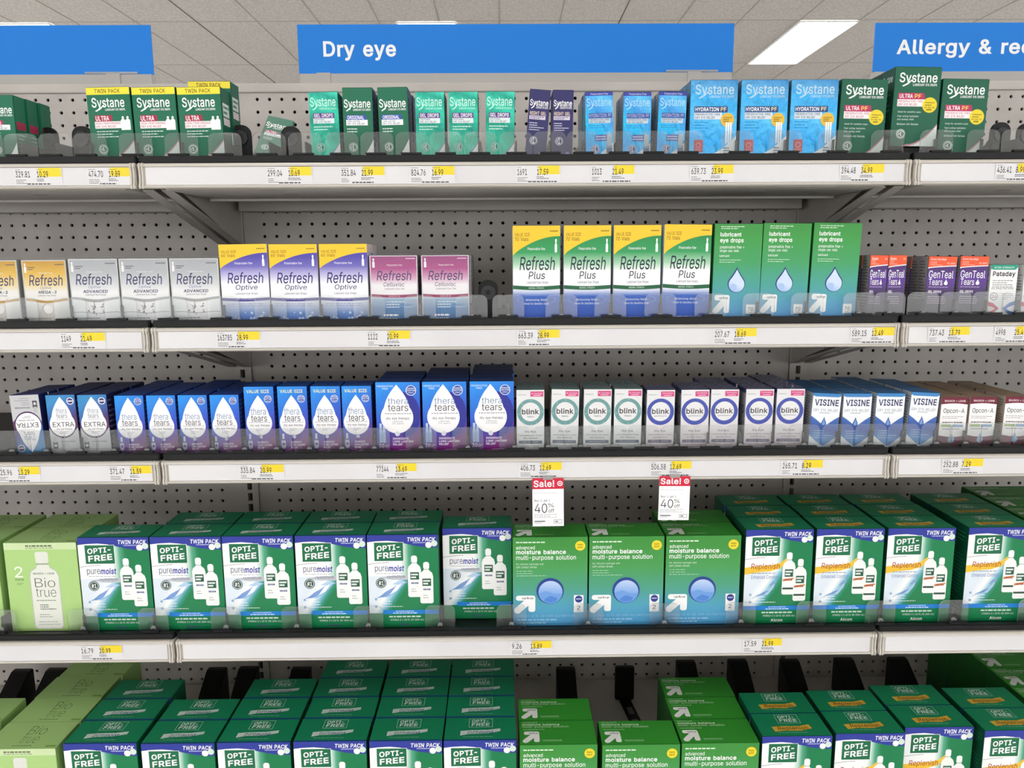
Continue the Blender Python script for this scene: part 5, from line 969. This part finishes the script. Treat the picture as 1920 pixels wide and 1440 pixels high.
# ------------------------------------------------------------------ lane stops with dividers
LW, LH = .0525, .044
def stop_parts():
    p = {}
    mb = MB(); mb.prism(rrect(-LW/2, 0, LW/2, LH, .011, 6, (1, 1, 0, 0)), 'y', -.0015, 0, CLEAR, CLEARE); p['front_stop'] = mb.mesh('front_stop')
    mb = MB(); mb.prism(rrect(-.0042, 0, .0042, .0125, .0035, 5, (1, 1, 0, 0)), 'y', -.0045, -.0016, CLEARE); mb.prism(rrect(-.0022, 0, .0022, .0085, .0018, 4, (1, 1, 0, 0)), 'y', -.0052, -.0045, M('#4a4c4e', .3)); p['clip'] = mb.mesh('clip')
    mb = MB(); mb.box(-.0011, .0006, .0, .0011, .36, .03, clear('divider_plastic', .6, .15, .25, (.35, .36, .36, 1), (.2, .2, .2, 1))); p['divider_wall'] = mb.mesh('divider_wall')
    mb = MB(); mb.box(-.0165, -.0125, -.0005, .0165, -.0055, .0028, BLACK); p['foot'] = mb.mesh('foot', .0008)
    return p
st = stop_parts(); first = None
POSTS = {0: [-29, 36, 101, 166, 252, 338, 420, 503, 571, 640, 706, 772, 836, 900, 968, 1031, 1093, 1159, 1224, 1288, 1383, 1475, 1566, 1666, 1758, 1846, 1911],
         1: [-55, 38, 129, 224, 319, 417, 506, 601, 692, 787, 884, 953, 1053, 1145, 1239, 1333, 1423, 1514, 1612, 1669, 1732, 1794, 1853, 1911],
         2: [19, 84, 148, 211, 273, 334, 396, 457, 517, 579, 640, 701, 789, 877, 965, 1028, 1089, 1148, 1207, 1269, 1329, 1390, 1451, 1509, 1572, 1634, 1695, 1757, 1812, 1870, 1932],
         3: [-1, 153, 285, 422, 555, 690, 825, 959, 1103, 1246, 1390, 1522, 1652, 1789, 1938]}
PY = {0: 262, 1: 572, 2: 820, 3: 1155}
for i, xs in POSTS.items():
    for q, px in enumerate(xs):
        if first is None:
            r = empty('lane_stop')
            for nm, me in st.items(): obj(nm, me, r)
            first = r
        else: r = copy_tree(first)
        X = at(px, PY[i], -.4085).x; r.location = (X, -.4050, ZT[i]+.0052 if False else ZT[i]+.0052)
        for ch in r.children:
            if ch.name.startswith('foot'): ch.location = (0, -.0055, .0078)
        near = min([c for c in COLS if c[0] == i], key=lambda c: abs(c[1]-X-.03))
        side_ = 'left' if near[1] > X else 'right'
        tag(r, 'clear lane stop, %s from left on %s shelf, beside %s' % (ORD[q] if q < 20 else 'twenty-'+ORD[q-20] if q < 29 else ('thirtieth', 'thirty-first')[q-29], SW[i], ' '.join(near[2].split()[:5])), 'shelf divider', 'clear lane stops on the %s shelf' % SW[i])

# ------------------------------------------------------------------ spring pushers in the empty lanes
mb = MB(); mb.prism(rrect(-.017, 0, .017, .066, .015, 8, (1, 1, 0, 0)), 'y', 0, .006, BLACK); pl = mb.mesh('paddle', .001)
mb = MB(); mb.cyl((0, .045), .0125, 'y', -.004, 0, M('#1c1c1f', .35), 20); mb.cyl((0, .045), .0045, 'y', -.0048, -.004, BLACK, 14); mb.prism([(-.009, .050), (.009, .050), (.006, .056), (-.006, .056)], 'y', -.0046, -.004, M('#2a2a2e', .4)); dr = mb.mesh('spring_drum', .0005)
mb = MB(); mb.prism([(.006, 0), (.006, .055), (.05, .02), (.05, 0)], 'x', -.006, .006, BLACK); br_ = mb.mesh('brace')
first = None
PUSH = [(0, 85, 219, -.33, 0), (0, 150, 219, -.34, 0), (0, 449, 219, -.345, -1), (0, 543, 217, -.33, 0), (0, 1880, 216, -.34, 0), (0, 1930, 216, -.33, 0), (1, 915, 513, -.34, 0), (1, 1712, 520, -.25, 0), (0, 1110, 232, -.24, 0)]
for q, (i, px, py, Y, _) in enumerate(PUSH):
    if first is None: r = empty('carton_pusher'); obj('paddle', pl, r); obj('spring_drum', dr, r); obj('brace', br_, r); first = r
    else: r = copy_tree(first)
    r.location = (at(px, py, Y).x, Y, ZT[i]+.0055)
    tag(r, ('black spring pusher in the empty lane left of the yellow-banded cartons', 'black spring pusher just left of the first yellow-banded carton', 'black spring pusher before the fallen green carton, top shelf', 'black spring pusher left of the first teal foil carton, top shelf',
            'black spring pusher right of the last green yellow-circle carton', 'black spring pusher at the right edge of the top shelf', 'black spring pusher between the magenta and the green-yellow cartons, second shelf', 'black spring pusher between the orange and purple cartons, second shelf', 'black spring pusher behind the small shiny blue cartons, top shelf')[q], 'shelf pusher', 'black spring pushers')

# ------------------------------------------------------------------ price tickets in the rails
YEL = '#f2d52e'; INK = '#2a282a'
TK = {0: [(29, '329.81', 69, '10.29', 115), (166, '474.70', 204, '19.89', 246), (502, '299.04', 541, '10.69', 584), (640, '351.84', 678, '21.99', 721), (771, '824.76', 810, '16.99', 852), (970, '1691', 1007, '17.59', 1049), (1110, '1013', 1148, '21.49', 1189), (1296, '639.73', 1334, '23.99', 1375), (1577, '394.48', 1614, '34.99', 1657), (1869, '436.41', 1904, '8.99', 1946)],
      1: [(115, '1149', 151, '21.49', 197), (408, '163785', 444, '28.99', 487), (690, '1122', 726, '20.99', 769), (972, '663.39', 1008, '28.99', 1049), (1340, '207.67', 1377, '18.69', 1418), (1597, '589.15', 1634, '12.49', 1676), (1742, '737.43', 1778, '13.79', 1817), (1866, '4998', 1901, '25.49', 1945)],
      2: [(-5, '425.96', 34, '13.29', 74), (206, '371.47', 244, '11.59', 284), (451, '335.84', 488, '20.99', 532), (706, '77344', 742, '13.69', 781), (976, '406.73', 1012, '12.69', 1053), (1221, '506.58', 1256, '12.69', 1296), (1467, '265.71', 1503, '8.29', 1542), (1768, '252.88', 1802, '7.29', 1842)],
      3: [(152, '16.79', 186, '20.99', 228), (960, '9.26', 995, '13.89', 1034), (1395, '17.59', 1428, '21.99', 1465)]}
TY = {0: 323, 1: 632, 2: 880, 3: 1213}
for i, ts in TK.items():
    for q, (xa, ua, xb, pb, xe) in enumerate(ts):
        x0 = at(xa-3, TY[i], -.4297).x; x1 = at(xe+1, TY[i], -.4297).x; W = x1-x0; H = .0268
        fx = lambda px: (at(px, TY[i], -.4297).x-x0)/W
        ue = fx(xa+4.5*len(ua)); pe = fx(xb+21 if len(pb) == 5 else xb+17)
        els = [RC(0, 0, 1, 1, '#dfdee0'), RC(fx(xb+3), .5, fx(xe), 1, YEL), TX(ua, fx(xa), .46, ue, .82, INK, .010), TX(pb, fx(xb), .46, pe, .82, INK, .014), LN(fx(xa), .88, fx(xa+14), .92, 1, INK, .6, q), LN(fx(xb), .88, fx(xb+16), .92, 1, INK, .6, q),
               LN(fx(xa), .08, fx(xa+20), .36, 3, '#6a686c', .4, q+3), LN(fx(xb-1), .22, fx(xb+24), .4, 2, '#4a484c', .45, q+5), LN(fx(xa+20), .04, fx(xe-4), .14, 1, '#4a484c', .7, q+9)]
        o = obj('price_ticket', panel('price_ticket', els, W, H), None, ((x0+x1)/2, -.4299, ZT[i]-.0331), (.018, 0, 0))
        tag(o, 'yellow-cornered price ticket reading %s, %s shelf rail%s' % (pb, SW[i], '' if pb not in ('12.69', '28.99', '20.99', '21.49', '21.99') else ', unit price %s' % ua), 'price tag', 'price tickets')

# ------------------------------------------------------------------ hanging sale tags
def sale(c4, label):
    Y = -.4335; p = [at(x, y, Y) for x, y in c4]        # top left, top right, bottom left, bottom right
    W = (p[1]-p[0]).length; H = (p[2]-p[0]).length
    els = [RC(0, 0, 1, 1, '#eeedf0'), RC(0, .775, 1, 1, '#cf1f3e'), TX('Sale!', .04, .815, .7, .955, '#f4e6ea', .02), EL(.88, .885, .085, '#f4e6ea'), EL(.88, .885, .055, '#cf1f3e'), EL(.88, .885, .028, '#f4e6ea'),
           TX('Blink eye and tears drops', .06, .685, .78, .705, '#8a888e', .0), TX('Buy 1, get 1', .07, .505, .56, .56, '#3a383e', .002), TX('40', .07, .28, .47, .475, '#232126', -.004), TX('%', .5, .395, .68, .475, '#232126', .0), TX('off', .51, .285, .69, .365, '#232126', .002),
           LN(.06, .17, .82, .26, 3, '#8a888e', .25, 3), RC(.06, .095, .4, .115, '#4a484e'), LN(.06, .06, .3, .075, 1, '#8a888e', .7, 3), RC(.68, .055, .94, .135, '#6a686e'), RC(.69, .063, .93, .127, '#eeedf0'), LN(.72, .07, .9, .12, 1, '#6a686e', .6, 5)]
    r = empty('sale_tag', (p[2]+p[3])/2)
    d = p[3]-p[2]; r.rotation_euler = (0, -math.atan2(d.z, d.x), 0)
    mb = MB(); mb.box(-W/2, 0, 0, W/2, .0006, H, M('#e9e8ea', .5)); obj('card', mb.mesh('card'), r)
    obj('printed_face', panel('printed_face', els, W, H), r, (0, -.0001, 0))
    mb = MB(); mb.box(-W*.16, -.0008, H-.003, W*.16, .0015, H+.003, CLEARE); obj('clip', mb.mesh('clip'), r)
    tag(r, label, 'sale tag', 'sale tags hanging from the third shelf')
sale([(995, 897), (1054, 896), (999, 987), (1057, 986)], 'straight red and white sale tag hanging above the leftmost plain green solution carton')
sale([(1227, 893), (1285, 891), (1232, 975), (1293, 975)], 'tilted red and white sale tag hanging above the third plain green solution carton')
